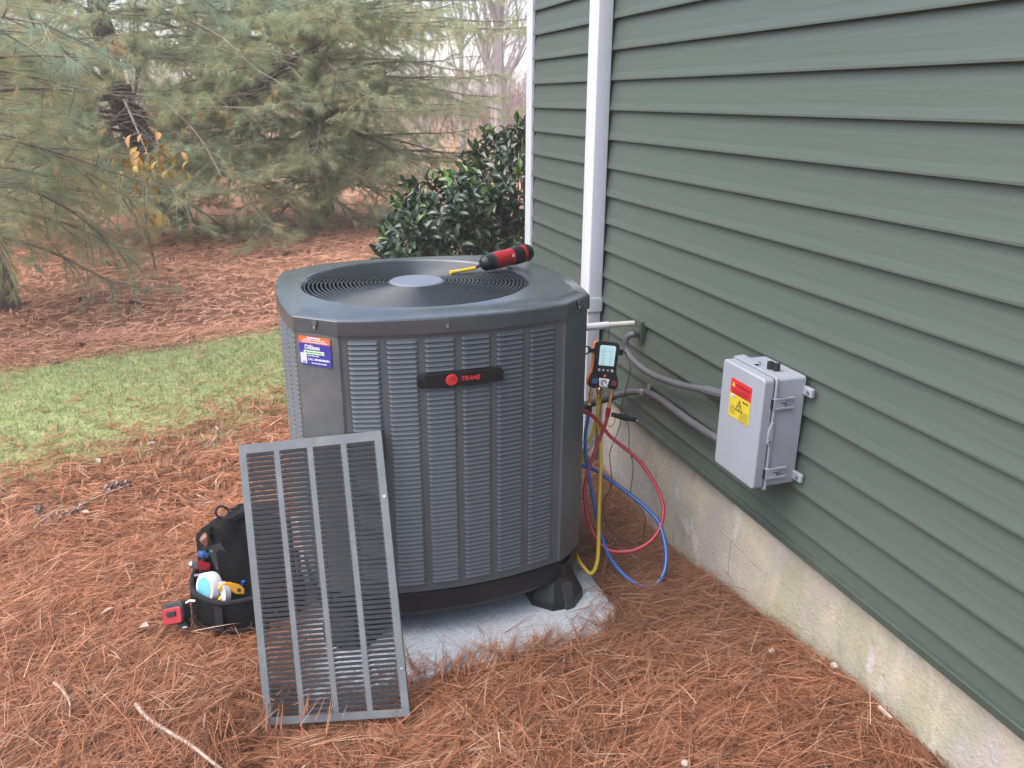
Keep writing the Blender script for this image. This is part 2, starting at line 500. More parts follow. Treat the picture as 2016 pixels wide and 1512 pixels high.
def ground_mat():
    m, t, b = new_mat('straw_and_lawn')
    geo = N(t, 'ShaderNodeNewGeometry')
    sep = N(t, 'ShaderNodeSeparateXYZ'); t.links.new(geo.outputs['Position'], sep.inputs[0])
    def noise(scale, detail=6, rough=.6, stretch=None):
        src = geo.outputs['Position']
        if stretch:
            mp = N(t, 'ShaderNodeMapping'); mp.inputs['Scale'].default_value = stretch[:3]; mp.inputs['Rotation'].default_value = (0, 0, stretch[3])
            t.links.new(src, mp.inputs[0]); src = mp.outputs[0]
        n = N(t, 'ShaderNodeTexNoise'); n.inputs['Scale'].default_value = scale; n.inputs['Detail'].default_value = detail; n.inputs['Roughness'].default_value = rough
        t.links.new(src, n.inputs['Vector']); return n.outputs['Fac']
    def mth(op, a, b_=None):
        n = N(t, 'ShaderNodeMath', operation=op)
        for i, v in enumerate((a, b_)):
            if v is None: continue
            if isinstance(v, (int, float)): n.inputs[i].default_value = v
            else: t.links.new(v, n.inputs[i])
        return n.outputs[0]
    def ramp(f, stops):
        r = N(t, 'ShaderNodeValToRGB')
        e = r.color_ramp.elements
        while len(e) < len(stops): e.new(.5)
        for k, (p, c) in zip(e, stops): k.position = p; k.color = (*c, 1)
        t.links.new(f, r.inputs[0]); return r.outputs[0]
    def mix(f, a, c):
        x = N(t, 'ShaderNodeMix', data_type='RGBA'); t.links.new(f, x.inputs[0]); t.links.new(a, x.inputs[6]); t.links.new(c, x.inputs[7]); return x.outputs[2]
    s1 = noise(70, 4, .7, (1, .22, 1, .5)); s2 = noise(70, 4, .7, (1, .22, 1, -.7)); s3 = noise(7, 8, .65)
    st = mth('MULTIPLY', mth('ADD', mth('ADD', s1, s2), s3), .3333)
    straw = ramp(st, [(.38, (.035, .016, .010)), (.48, (.13, .058, .032)), (.57, (.27, .125, .070)), (.67, (.40, .22, .14))])
    gr = ramp(noise(26, 8, .7), [(.3, (.11, .14, .05)), (.5, (.22, .26, .10)), (.68, (.38, .33, .18))])
    # lawn band between two straw beds
    x, y = sep.outputs[0], sep.outputs[1]
    wob = mth('MULTIPLY', mth('SUBTRACT', noise(1.6, 5, .6), .5), 1.3)
    a1 = mth('ADD', mth('SUBTRACT', y, mth('ADD', mth('MULTIPLY', x, .46), 5.32)), wob)
    a2 = mth('ADD', mth('SUBTRACT', mth('ADD', mth('MULTIPLY', x, .28), 6.62), y), mth('MULTIPLY', wob, .5))
    def ss(v, lo, hi):
        n = N(t, 'ShaderNodeMapRange', interpolation_type='SMOOTHSTEP'); n.inputs['From Min'].default_value = lo; n.inputs['From Max'].default_value = hi
        t.links.new(v, n.inputs[0]); return n.outputs[0]
    g = mth('MULTIPLY', ss(a1, -1.0, .7), ss(a2, -.20, .35))
    gw = ss(mth('ADD', g, mth('MULTIPLY', mth('SUBTRACT', noise(11, 6, .7), .5), 1.1)), .25, .75)
    cc = mix(gw, straw, gr)
    # far straw lightened in colour as if sky-lit, with dull leaf litter
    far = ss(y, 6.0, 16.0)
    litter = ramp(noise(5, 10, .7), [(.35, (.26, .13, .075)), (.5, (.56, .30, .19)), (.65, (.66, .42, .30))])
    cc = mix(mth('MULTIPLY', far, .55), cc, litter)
    t.links.new(cc, b.inputs['Base Color'])
    b.inputs['Roughness'].default_value = .85; b.inputs['Specular IOR Level'].default_value = .2
    bp = N(t, 'ShaderNodeBump'); bp.inputs['Strength'].default_value = .9; bp.inputs['Distance'].default_value = .02
    t.links.new(st, bp.inputs['Height']); t.links.new(bp.outputs[0], b.inputs['Normal'])
    return m
M['ground'] = ground_mat()
ground = fast('ground', V, T, None, 'ground', kind='structure')
ground.data.polygons.foreach_set('use_smooth', [True] * len(ground.data.polygons))

def lawn(x, y):
    w = .55 * wav(x, y, 3.2, 24)
    return sst(-1.0, .7, y - (.46 * x + 5.32) + w * .5) * sst(-.20, .35, .28 * x + 6.62 - y + w * .25)
def in_view(x, y, z=0.0, m=1.12):
    d = np.stack([x - CAM.x, y - CAM.y, (z - CAM.z) + 0 * x], -1)
    r = d @ np.array(rt2); u = d @ np.array(dn2); f_ = d @ np.array(fw)
    return (f_ > .2) & (np.abs(r) < f_ * .63 * m) & (np.abs(u) < f_ * .4725 * m + .15)

# ------------------------------------------------------------------ house
house = thing('house', 'sage green house wall with lapped vinyl siding on a pale concrete foundation', 'house', (3.5, .6, 0))
Y0, Y1 = -3.4, 4.190
MB().bb(.03, 7.0, Y0 + .05, 4.28, .3, 5.62).build('wall_core', 'inner', house)
fd = MB().bb(.006, 7.0, Y0, 4.285, -.6, .364).build('foundation', 'found', house)
# a few open block joints in the parging
for (ya, yb, za, zb, w) in ((2.24, 1.93, .205, .186, .0035), (2.115, 2.105, .20, .06, .003)):
    n = 7; pts = []
    for i in range(n):
        f = i / (n - 1); pts.append((.006, ya + (yb - ya) * f + random.uniform(-.004, .004), za + (zb - za) * f + random.uniform(-.004, .004)))
    MB().tube(pts, [w * random.uniform(.4, .7) for _ in pts], 5).build('mortar_joint', 'joint', fd)
def hem(y): return .004
MB().bb(-.026, .004, Y0, 4.206, .362, .386).build('drip_edge', 'trim_green', house, bevel=.003)
MB().bb(-.010, .004, Y0, 4.190, .384, .45).build('starter_strip', 'siding', house)
S = .1143
prof = [(.012, S + .012), (.001, S + .004), (-.0060, S * .70), (-.0130, S * .26), (-.0180, .007), (-.0180, .001), (-.0150, 0), (.0, .002), (.012, .03)]
bm_ = MB().prism([(a, b) for a, b in prof], 0, 1, 'y')
first = None
nb = 45
for i in range(nb):
    z = .438 + S * i
    if first is None:
        V = [(x, Y0 + (Y1 - Y0) * y, zz + z) for x, y, zz in bm_.V]
        first = raw('siding_board', V, bm_.F, 'siding', house)
        base_z = z
    else:
        o = bpy.data.objects.new('siding_board', first.data); col.objects.link(o); o.parent = house
        o.location = (random.uniform(-.0012, .0012), 0, z - base_z + random.uniform(-.0008, .0008)); o.rotation_euler = (random.uniform(-.0004, .0004), 0, random.uniform(-.0003, .0003)); ORG[o.name] = ORG[house.name]
top = .438 + S * nb
MB().bb(-.020, .10, 4.207, 4.295, .30, top).build('corner_trim', 'white', house, bevel=.003)
MB().bb(-.006, .02, 4.191, 4.206, .36, top).build('corner_channel', 'inner', house)
MB().bb(-.45, 7.45, Y0 - .3, 4.7, top, top + .02).build('soffit', 'soffit', house)
MB().bb(-.47, -.45, Y0 - .3, 4.7, top - .02, top + .17).build('fascia', 'soffit', house)
MB().prism([(-.60, top + .10), (7.6, top + .10), (3.5, top + 2.2)], Y0 - .4, 4.8, 'y').build('roof', 'roof', house)

# ------------------------------------------------------------------ downspout
ds = thing('downspout', 'white square rain downspout running down the green siding behind the air conditioner', 'downspout', (-.05, 3.266, 0))
def spout(x0, x1, y0, y1, z0, z1, nm):
    pl = rounded(x1 - x0, y1 - y0, .008, 3)
    cx, cy = (x0 + x1) / 2, (y0 + y1) / 2
    p2 = []
    return MB().prism([(a + cx, b + cy) for a, b in pl], z0, z1).build(nm, 'white', ds, smooth=True)
spout(-.085, -.018, 3.218, 3.314, .775, 5.5, 'pipe')
spout(-.089, -.015, 3.213, 3.319, .74, .80, 'sleeve')
spout(-.083, -.020, 3.221, 3.311, .12, .76, 'lower_pipe')
MB().tube(curve([(-.052, 3.266, .14), (-.06, 3.266, .08), (-.13, 3.30, .03), (-.22, 3.38, .02)], 5), .042, 8).build('elbow', 'white', ds)
for z in (2.9, 4.6):
    MB().bb(-.0865, -.012, 3.205, 3.327, z, z + .025).build('strap', 'white', ds)

# ------------------------------------------------------------------ equipment pad
pm = MB().bb(PAD[0], PAD[1], PAD[2], PAD[3], -.09, 0)
pad = pm.build('equipment_pad', 'pad', None, bevel=.012)
setp(pad, 'pale grey textured concrete pad under the air conditioner', 'concrete pad')

# ------------------------------------------------------------------ air conditioner
AX, AY = -.926, 2.60
ac = thing('air_conditioner', 'dark grey outdoor air conditioner condenser with louvered sides and round fan grille on top', 'air conditioner', (AX, AY, 0))
HW, HC, HD, HF = .4417, .3308, .403, .403      # half width at corners, half of the flat front, half depths
BF, BS = .047, .030
ZB, ZC = .175, 1.009                            # cabinet bottom, lower edge of the cap
def outline(off=0.0, n=16):
    """cabinet plan, counter-clockwise from the front-left corner post; bowed sides, chamfered corners"""
    P = []
    fx, fy = HC, .403                            # front corners (x +-HC, y -fy)
    sx_, sy_ = HW, .308
    for i in range(n + 1):
        t = -1 + 2 * i / n; P.append((t * fx, -fy - BF * (1 - t * t)))
    for i in range(n + 1):
        t = -1 + 2 * i / n; P.append((sx_ + BS * (1 - t * t), t * sy_))
    for i in range(n + 1):
        t = 1 - 2 * i / n; P.append((t * fx, fy + BF * (1 - t * t)))
    for i in range(n + 1):
        t = 1 - 2 * i / n; P.append((-sx_ - BS * (1 - t * t), t * sy_))
    P = np.array(P)
    if off:
        d = np.roll(P, -1, 0) - np.roll(P, 1, 0); nn = nrm(np.c_[d[:, 1], -d[:, 0]]); P = P + nn * off
    return P
def front_y(x):
    t = (x - AX) / HC; return AY - .403 - BF * (1 - t * t)

# top cap: rings of the same outline, ending in the round fan opening
O1 = outline(0)
n_o = len(O1)
FX, FY = AX - .038, AY - .022
ang = np.arctan2(O1[:, 1] + .022, O1[:, 0] + .038)
def circ(r): return np.c_[r * np.cos(ang) - .038, r * np.sin(ang) - .022]
levels = [(outline(-.012), ZC + .004), (outline(.006), ZC + .004), (outline(.010), ZC - .002), (outline(.0105), ZC + .006), (outline(.0095), ZC + .038), (outline(.0075), ZC + .0415), (outline(.003), ZC + .0435), (outline(-.020), ZC + .046)]
A_, B_ = outline(-.035), circ(.376)
levels += [(outline(-.031), ZC + .050), (outline(-.037), ZC + .0525), (A_ * .5 + B_ * .5, ZC + .056), (B_, ZC + .058), (circ(.371), ZC + .0585), (circ(.366), ZC + .056), (circ(.362), ZC + .050), (circ(.361), ZC + .030), (circ(.361), ZC - .03)]
V = []; F = []
for P, z in levels: V += [(p[0] + AX, p[1] + AY, z) for p in P]
for i in range(len(levels) - 1):
    for j in range(n_o):
        F.append((i * n_o + j, i * n_o + (j + 1) % n_o, (i + 1) * n_o + (j + 1) % n_o, (i + 1) * n_o + j))
cap = raw('top_cap', V, F, 'cap', ac, smooth=True, sharp=17)
# plastic corner ledge, screws on the skirt
for (px, py, nxn, nyn) in ((AX - .386, AY - .358, -.65, -.76), (AX + .386, AY - .358, .65, -.76), (AX - .04, front_y(AX - .04), 0, -1)):
    c = Vector((px, py, ZC + .018)) + Vector((nxn, nyn, 0)) * .011
    MB().cyl(c, c + Vector((nxn, nyn, 0)) * .003, .005, 10).build('screw', 'screw', ac)
    MB().cyl(c + Vector((0, 0, .012)), c + Vector((nxn, nyn, 0)) * .0015 + Vector((0, 0, .012)), .009, 12).build('dimple', 'paint', ac)

# fan grille
GZ = ZC + .049
for k in range(21):
    r = .094 + .0131 * k
    z = GZ + .005 - .004 * (r / .36) ** 2
    MB().ring((FX, FY, z), r, .0029, 72, 6).build('wire_ring', 'grille', ac, smooth=True)
for k in range(8):
    a = R(22.5 + 45 * k + 6)
    pts = [(FX + math.cos(a) * r, FY + math.sin(a) * r, GZ - .004 * (r / .36) ** 2) for r in (.07, .15, .25, .368)]
    MB().tube(pts, .0027, 6).build('spoke', 'grille', ac, smooth=True)
MB().lathe([(0, .011), (.06, .0105), (.083, .009), (.089, .005), (.089, 0), (0, 0)], 40, (FX, FY, GZ)).build('hub_disc', 'hub', ac, smooth=True)
for k in range(3):
    a0 = R(30 + 120 * k); V = []; F = []
    for i in range(7):
        for j in range(6):
            r = .06 + (.335 - .06) * j / 5; a = a0 + R(80) * (i / 6) * (.75 + .25 * j / 5)
            V.append((FX + r * math.cos(a), FY + r * math.sin(a), ZC - .11 + .06 * (i / 6)))
    for i in range(6):
        for j in range(5): F.append((i * 6 + j, i * 6 + j + 1, (i + 1) * 6 + j + 1, (i + 1) * 6 + j))
    raw('fan_blade', V, F, 'black', ac, smooth=True)
MB().lathe([(.075, -.30), (.075, -.05), (.05, -.03), (0, -.03)], 20, (FX, FY, ZC)).build('fan_motor', 'black', ac, smooth=True)
# coil behind the louvers and the base
P = outline(-.028); V = [(p[0] + AX, p[1] + AY, z) for z in (.12, ZC - .02) for p in P]
F = [(j, (j + 1) % n_o, n_o + (j + 1) % n_o, n_o + j) for j in range(n_o)] + [list(range(n_o))[::-1]]
raw('coil', V, F, 'void', ac, smooth=True)
lv = [(outline(-.06), .085), (outline(-.012), .085), (outline(-.004), .10), (outline(-.004), ZB - .012), (outline(-.020), ZB), (outline(-.06), ZB)]
V = []; F = []
for P, z in lv: V += [(p[0] + AX, p[1] + AY, z) for p in P]
for i in range(len(lv) - 1):
    for j in range(n_o): F.append((i * n_o + j, i * n_o + (j + 1) % n_o, (i + 1) * n_o + (j + 1) % n_o, (i + 1) * n_o + j))
F.append(list(range(n_o))[::-1])
raw('base_pan', V, F, 'black', ac, smooth=True)
# feet: tapered octagonal blocks with a flat rib
for sx, sy in ((-1, -1), (1, -1), (-1, 1), (1, 1)):
    c = Vector((AX + sx * .345, AY + sy * .335, 0)); V = []; F = []
    for z, s in ((0, .098), (.030, .094), (.10, .062), (.15, .055)):
        for k in range(8):
            a = R(22.5 + 45 * k); V.append((c.x + s * 1.05 * math.cos(a), c.y + s * 1.05 * math.sin(a), z))
    for i in range(3):
        for k in range(8): F.append((i * 8 + k, i * 8 + (k + 1) % 8, (i + 1) * 8 + (k + 1) % 8, (i + 1) * 8 + k))
    F.append(list(range(8))[::-1]); F.append(list(range(24, 32)))
    ft = raw('foot', V, F, 'black', ac, bevel=.004)
    d = Vector((sx * .25, sy * .97, 0)).normalized()
    q = Vector((-d.y, d.x, 0))
    V = []
    for z, s in ((.001, .104), (.085, .080)):
        for k in (-1, 1): V.append(c + d * s + q * .019 * k + Vector((0, 0, z)))
        for k in (1, -1): V.append(c + d * (s - .03) + q * .019 * k + Vector((0, 0, z)))
    raw('foot_rib', V, [(0, 1, 5, 4), (1, 2, 6, 5), (2, 3, 7, 6), (3, 0, 4, 7), (4, 5, 6, 7), (3, 2, 1, 0)], 'darkgrey', ft, bevel=.003)

# corner posts
def post(sx, sy):
    a = Vector((sx * (HC + .004), sy * (.403 + .001), 0)); b = Vector((sx * HW, sy * (.308 + .004), 0))
    d = (b - a).normalized(); nn = Vector((d.y, -d.x, 0))
    if nn.dot(Vector((sx, sy, 0))) < 0: nn = -nn
    t1 = Vector((-sx * .016, 0, 0)); t2 = Vector((0, -sy * .016, 0))
    pts = [a + t1 * 1.0 - nn * .004, a + nn * .0015, a.lerp(b, .12) + nn * .0045, a.lerp(b, .5) + nn * .006, a.lerp(b, .88) + nn * .0045, b + nn * .0015, b + t2 - nn * .004]
    inn = [p - nn * .012 for p in pts][::-1]
    poly = [(p.x + AX, p.y + AY) for p in pts + inn]
    return MB().prism(poly, ZB, ZC + .004).build('corner_post', 'paint' if (sx, sy) != (-1, -1) else 'paint2', ac, smooth=True)
for sx, sy in ((-1, -1), (1, -1), (-1, 1), (1, 1)): post(sx, sy)

# louver blade shared by the whole cabinet
def louver_mesh(w, pitch, lip, name, material, flip=1, low=.20):
    xs = [-w / 2, -w / 2 + .0035, -w / 2 + .008, w / 2 - .008, w / 2 - .0035, w / 2]
    ks = [0, .55, 1, 1, .55, 0]
    rows = [(pitch / 2 + .0002, 0), (pitch * (.5 - .55 * (.5 + low)), -.5 * lip), (-(low - .08) * pitch, -.95 * lip), (-low * pitch, -lip)]
    V = []; F = []
    for z, y in rows:
        for x, k in zip(xs, ks): V.append((x, flip * y * k, z))
    for i in range(3):
        for j in range(5):
            f = (i * 6 + j, (i + 1) * 6 + j, (i + 1) * 6 + j + 1, i * 6 + j + 1); F.append(f if flip == 1 else f[::-1])
    me = bpy.data.meshes.new(name); me.from_pydata(V, [], F); me.update(); me.materials.append(M[material])
    return me, V, F
PT, LW = .0144, .0885
nrow = 55
lz = [.992 - PT * (i + .5) for i in range(nrow)]
zt, zb = .992, .992 - PT * nrow
cx0 = [-1.240 + .1053 * k + LW / 2 for k in range(6)]
lme, lV, lF = louver_mesh(LW, PT, .0056, 'louver', 'paint', low=.29)
rest = MB()
for k, x in enumerate(cx0):
    y = front_y(x); sl = (front_y(x + .01) - front_y(x - .01)) / .02; a = math.atan(sl)
    for i, z in enumerate(lz):
        if (k == 0 and i >= nrow - 30):
            Rm = Matrix.Translation((x, y, z)) @ Matrix.Rotation(a, 4, 'Z')
            rest.add([Rm @ Vector(v) for v in lV], lF)
        else:
            share('louver', lme, ac, (x, y, z), (0, 0, a))
rest.build('louver', 'paint', ac)['kind'] = 'stuff'
# front panel sheet: rails and stiles following the bow
def sheet(x0, x1, z0, z1, mb, th=.002, n=6, fy=front_y):
    V = []; F = []
    for i in range(n + 1):
        x = x0 + (x1 - x0) * i / n
        for z in (z0, z1):
            V += [(x, fy(x) - .0002, z), (x, fy(x) + th, z)]
    for i in range(n):
        a, b = i * 4, i * 4 + 4
        F += [(a, b, b + 2, a + 2), (a + 1, a + 3, b + 3, b + 1), (a, a + 1, b + 1, b), (a + 2, b + 2, b + 3, a + 3)]
    F += [(0, 2, 3, 1), (n * 4, n * 4 + 1, n * 4 + 3, n * 4 + 2)]
    mb.add(V, F)
fp = MB()
XL, XR = AX - HC + .004, AX + HC - .004
sheet(XL, XR, zt, ZC + .004, fp, n=20); sheet(XL, XR, ZB, zb, fp, n=20)
ed = [XL] + [v for x in cx0 for v in (x - LW / 2 + .0005, x + LW / 2 - .0005)] + [XR]
for i in range(0, len(ed), 2): sheet(ed[i], ed[i + 1], zb, zt, fp, n=3)
fp.build('front_panel', 'paint', ac, smooth=True)
# lit lower lip and seams are real edges; side and back panels
def side_panel(side):
    mb = MB(); lb = MB()
    def bx(y):
        t = (y - AY) / .308; return AX + side * (HW + BS * (1 - t * t))
    ys = np.linspace(AY - .300, AY + .300, 19)
    def strip(y0, y1, z0, z1, n=3):
        V = []; F = []
        for i in range(n + 1):
            y = y0 + (y1 - y0) * i / n
            for z in (z0, z1): V += [(bx(y) + side * .0002, y, z), (bx(y) - side * .002, y, z)]
        for i in range(n):
            a, b = i * 4, i * 4 + 4
            F += [(a, b, b + 2, a + 2), (a + 1, a + 3, b + 3, b + 1), (a, a + 1, b + 1, b), (a + 2, b + 2, b + 3, a + 3)]
        mb.add(V, F)
    strip(AY - .303, AY + .303, zt, ZC + .004, 12); strip(AY - .303, AY + .303, ZB, zb, 12)
    cols = [AY - .292 + .0985 * k for k in range(6)]
    e = [AY - .303]
    for c in cols: e += [c, c + LW]
    e.append(AY + .303)
    for i in range(0, len(e), 2): strip(e[i], e[i + 1], zb, zt)
    for c in cols:
        y = c + LW / 2; sl = (bx(y + .01) - bx(y - .01)) / .02
        a = (-math.pi / 2 if side < 0 else math.pi / 2) - math.atan(sl)
        for z in lz:
            Rm = Matrix.Translation((bx(y), y, z)) @ Matrix.Rotation(a, 4, 'Z')
            lb.add([Rm @ Vector(v) for v in lV], lF)
    p = mb.build('side_panel', 'paint', ac, smooth=True)
    l = lb.build('louver', 'paint', p); l['kind'] = 'stuff'
side_panel(-1); side_panel(1)
bk = MB(); sheet(XL, XR, ZB, ZC + .004, bk, n=20, fy=lambda x: 2 * AY - front_y(x)); bk.build('back_panel', 'paint', ac, smooth=True)

# maker's badge
bxm, bzm = -.928, .8685
def badge_y(x): return front_y(x) - .0095
def onface(x, z, off=0.0):
    sl = (front_y(x + .01) - front_y(x - .01)) / .02
    t = Vector((1, sl, 0)).normalized(); nn = Vector((t.y, -t.x, 0))
    return frame(Vector((x, badge_y(x), z)) + nn * off, t, (0, 0, 1), nn)
bp_ = []
for i in range(25):
    t = -1 + 2 * i / 24; bp_.append((t * .127, .0225 * (1 - .14 * t * t) if abs(t) < .97 else .0135))
poly = [(x, z) for x, z in bp_] + [(x, -z) for x, z in bp_[::-1]]
V = []; n = len(poly)
for off in (-.008, .0035, .0045):
    for x, z in poly:
        s = 1 if off < .004 else .965
        X = bxm + x * s; V.append((X, badge_y(X) - off, bzm + z * (s if off < .004 else .93)))
F = [list(range(n))] + [(k * n + (i + 1) % n, k * n + i, (k + 1) * n + i, (k + 1) * n + (i + 1) % n) for k in range(2) for i in range(n)]
for i in range(24):
    a = 2 * n; F.append((a + i, a + n - 1 - i, a + n - 2 - i, a + i + 1))
badge = raw('badge', V, F, 'black', ac, smooth=True)
T_ = onface(bxm - .029, bzm, .0048)
MB(T_).lathe([(0, .0012), (.0150, .0012), (.0172, .0004), (.0172, 0), (0, 0)], 28).build('emblem', 'red2', badge)
MB(T_).ring((0, 0, .0013), .0115, .0007, 28, 4).build('emblem_ring', 'st_dred', badge)
MB(T_).box((.001, .0035, .0013), (.012, .0018, .0008)).box((.0, -.001, .0013), (.0018, .010, .0008)).box((.0035, -.002, .0013), (.0016, .007, .0008)).build('emblem_mark', 'st_dred', badge)
text('TRANE', .0175, onface(bxm - .002, bzm - .0045, .0050), 'red2', badge, shear=.18, bold=.0006, sx=1.0)

# service sticker on the corner post
a = Vector((-(HC + .004) + AX, -.404 + AY, 0)); b = Vector((-HW + AX, -.312 + AY, 0))
d = (a - b).normalized(); nn = Vector((d.y, -d.x, 0))
if nn.y > 0: nn = -nn
cS = b.lerp(a, .47) + nn * .0078 + Vector((0, 0, .9545))
TS = frame(cS, d, (0, 0, 1), nn)
st = MB(TS).box((0, 0, 0), (.106, .084, .0008)).build('sticker', 'st_blue', ac)
MB(TS).box((0, .0325, .0006), (.106, .020, .0006)).build('sticker_banner', 'st_orange', st)
def bars(y, x0, x1, h, m, parent, T, seed=1, nm='print_line', gap=.0018):
    rr = random.Random(seed); x = x0; mb = MB(T)
    while x < x1 - .002:
        w = min(rr.uniform(.006, .014), x1 - x); mb.box((x + w / 2, y, .0011), (w, h, .0004)); x += w + gap
    return mb.build(nm, m, parent)
bars(.0385, -.025, .024, .0042, 'st_white', st, TS, 1); bars(.0325, -.038, .038, .0030, 'st_white', st, TS, 2); bars(.0265, -.042, .044, .0030, 'st_white', st, TS, 3)
text('DiBiase', .0175, TS @ Matrix.Translation((-.034, .0055, .0011)), 'st_white', st, bold=.0006, sx=.95)
MB(TS).box((-.004, -.0035, .0006), (.068, .0095, .0006)).build('sticker_band', 'st_green', st)
bars(-.0035, -.034, .026, .0030, 'st_blue', st, TS, 4)
bars(-.013, -.026, .012, .0028, 'st_white', st, TS, 5)
MB(TS).box((-.040, -.022, .0006), (.021, .030, .0006)).build('sticker_card', 'st_white', st)
MB(TS).box((-.039, -.033, .0011), (.010, .003, .0005)).build('sticker_card_mark', 'st_blue', st)
text('CALL', .0085, TS @ Matrix.Translation((-.026, -.0265, .0011)), 'st_white', st, bold=.0003)
bars(-.0235, -.003, .047, .0055, 'st_white', st, TS, 6, gap=.0012)
bars(-.0345, -.014, .036, .0030, 'st_white', st, TS, 7)

# ------------------------------------------------------------------ detached louvered panel leaning on the unit
BL = Vector((-1.5575, 1.9977, -0.0729)); BR = Vector((-1.1672, 1.8441, -0.0129)); TR = Vector((-1.1650, 2.1416, 0.7347))
ux = (BR - BL).normalized(); vz = (TR - BR); vz = (vz - ux * vz.dot(ux)); ph = vz.length; vz.normalize()
pw = (BR - BL).length; nz = ux.cross(vz)          # normal: points to the back (+y-ish) or front
if nz.y > 0: nzf = -nz
else: nzf = nz
TP = frame((BL + BR) / 2, ux, -nzf, vz)            # local x along the width, y away from the viewer, z up the slope
lp = bpy.data.objects.new('louvered_panel', None); col.objects.link(lp)
lp.empty_display_size = .05
lp.matrix_world = TP
ORG[lp.name] = np.zeros(3)
setp(lp, 'loose dark grey louvered access panel leaning against the front corner of the unit', 'metal panel')
ncol, P2 = 4, .01405
nr2 = 54
LW2 = (pw - .020 * 2 - 3 * .0145) / 4
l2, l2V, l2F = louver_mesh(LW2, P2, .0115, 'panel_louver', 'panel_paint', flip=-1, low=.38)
z00 = (ph - nr2 * P2) / 2 - .002
xs2 = [-pw / 2 + .020 + LW2 / 2 + k * (LW2 + .0145) for k in range(4)]
for x in xs2:
    for i in range(nr2):
        o = bpy.data.objects.new('louver', l2); col.objects.link(o); o.parent = lp; o.location = (x, 0, z00 + P2 * (i + .5)); ORG[o.name] = ORG[lp.name]
fr = MB()
fr.bb(-pw / 2, pw / 2, -.001, .001, 0, z00 + .0005).bb(-pw / 2, pw / 2, -.001, .001, z00 + nr2 * P2 - .0005, ph)
e = [-pw / 2] + [v for x in xs2 for v in (x - LW2 / 2 + .0006, x + LW2 / 2 - .0006)] + [pw / 2]
for i in range(0, len(e), 2): fr.bb(e[i], e[i + 1], -.001, .001, z00, z00 + nr2 * P2)
fr.bb(-pw / 2 - .001, -pw / 2 + .001, -.0005, .011, 0, ph).bb(pw / 2 - .001, pw / 2 + .001, -.0005, .011, 0, ph)
fr.bb(-pw / 2 + .002, pw / 2 - .002, 0, .010, -.001, .001).bb(-pw / 2 + .002, pw / 2 - .002, 0, .010, ph - .001, ph + .001)
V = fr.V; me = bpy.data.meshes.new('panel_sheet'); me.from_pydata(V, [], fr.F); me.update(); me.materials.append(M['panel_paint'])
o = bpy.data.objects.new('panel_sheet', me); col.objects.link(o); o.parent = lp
for z in (.135, .62):
    mb = MB().cyl((pw / 2 - .008, -.0012, z), (pw / 2 - .008, -.004, z), .004, 8)
    me = bpy.data.meshes.new('screw'); me.from_pydata(mb.V, [], mb.F); me.update(); me.materials.append(M['screw'])
    o = bpy.data.objects.new('screw', me); col.objects.link(o); o.parent = lp

# ------------------------------------------------------------------ disconnect box on the wall
bxo = thing('electrical_box', 'grey fibreglass electrical box with a red and yellow warning label on the siding', 'electrical box', (-.02, 1.899, .565))
TB = frame((-.0, 1.899, .7325), (0, -1, 0), (0, 0, 1), (-1, 0, 0))
W_, H_ = .210, .335
MB(TB).prism(rounded(W_ - .004, H_ - .006, .010, 3), .022, .117).build('body', 'box', bxo, smooth=True, bevel=.002)
MB(TB).prism(rounded(W_ + .010, H_ + .010, .008, 3), .117, .124).build('flange', 'box', bxo, smooth=True, bevel=.0015)
cv = MB(TB).prism(rounded(W_, H_, .012, 4), .1255, .160).build('door', 'box', bxo, smooth=True, bevel=.005, seg=3)
MB(TB).prism(rounded(W_ - .004, H_ - .004, .010, 3), .1235, .1260).build('gasket', 'rubber', bxo)
for zz in (.095, -.118):
    l = MB(TB).box((W_ / 2 + .003, zz, .108), (.010, .034, .040)).build('latch', 'box', bxo, bevel=.002)
    MB(TB).box((W_ / 2 + .0055, zz + .014, .090), (.008, .006, .060)).box((W_ / 2 + .0055, zz - .014, .090), (.008, .006, .060)).build('latch_rail', 'box', l, bevel=.001)
    MB(TB).box((W_ / 2 + .0085, zz + .002, .096), (.0012, .003, .014)).box((W_ / 2 + .0085, zz - .003, .090), (.0012, .010, .003)).build('latch_slot', 'darkgrey', l)
    MB(TB).box((W_ / 2 + .003, zz, .1305), (.008, .028, .004)).build('latch_gap', 'rubber', l)
hs = MB(TB).prism([(.040, .118), (.040, .127), (.010, .134), (-.022, .134), (-.030, .128), (-.030, .118)], W_ / 2 + .000, W_ / 2 + .008, 'x').build('hasp', 'box', bxo, bevel=.002)
MB(TB).cyl((W_ / 2 + .0085, -.018, .127), (W_ / 2 + .009, -.018, .127), .003, 8).build('hasp_hole', 'rubber', hs)
for sx, sz in ((1, .125), (1, -.135), (-1, .125), (-1, -.135)):
    t_ = MB(TB).box((sx * (W_ / 2 + .016), sz, .024), (.040, .026, .012)).build('mounting_tab', 'box', bxo, bevel=.003)
    MB(TB).cyl((sx * (W_ / 2 + .022), sz, .030), (sx * (W_ / 2 + .022), sz, .033), .006, 8).build('screw', 'screw', t_)
for dx in (.014, .034):
    MB(TB).cyl((dx, H_ / 2 - .004, .085 - dx * .3), (dx, H_ / 2 + .018, .085 - dx * .3), .010, 12).build('cable_gland', 'rubber', bxo, smooth=True)
MB(TB).cyl((-.03, H_ / 2 - .004, .09), (-.03, H_ / 2 + .004, .09), .006, 8).build('top_screw', 'screw', bxo)
MB(TB).prism([(-.105, H_ / 2 + .003), (-.02, H_ / 2 + .003), (-.03, H_ / 2 + .007), (-.10, H_ / 2 + .007)], .095, .118).build('top_ridge', 'box', bxo)
TL = TB @ Matrix.Translation((.0, .067, .1608))
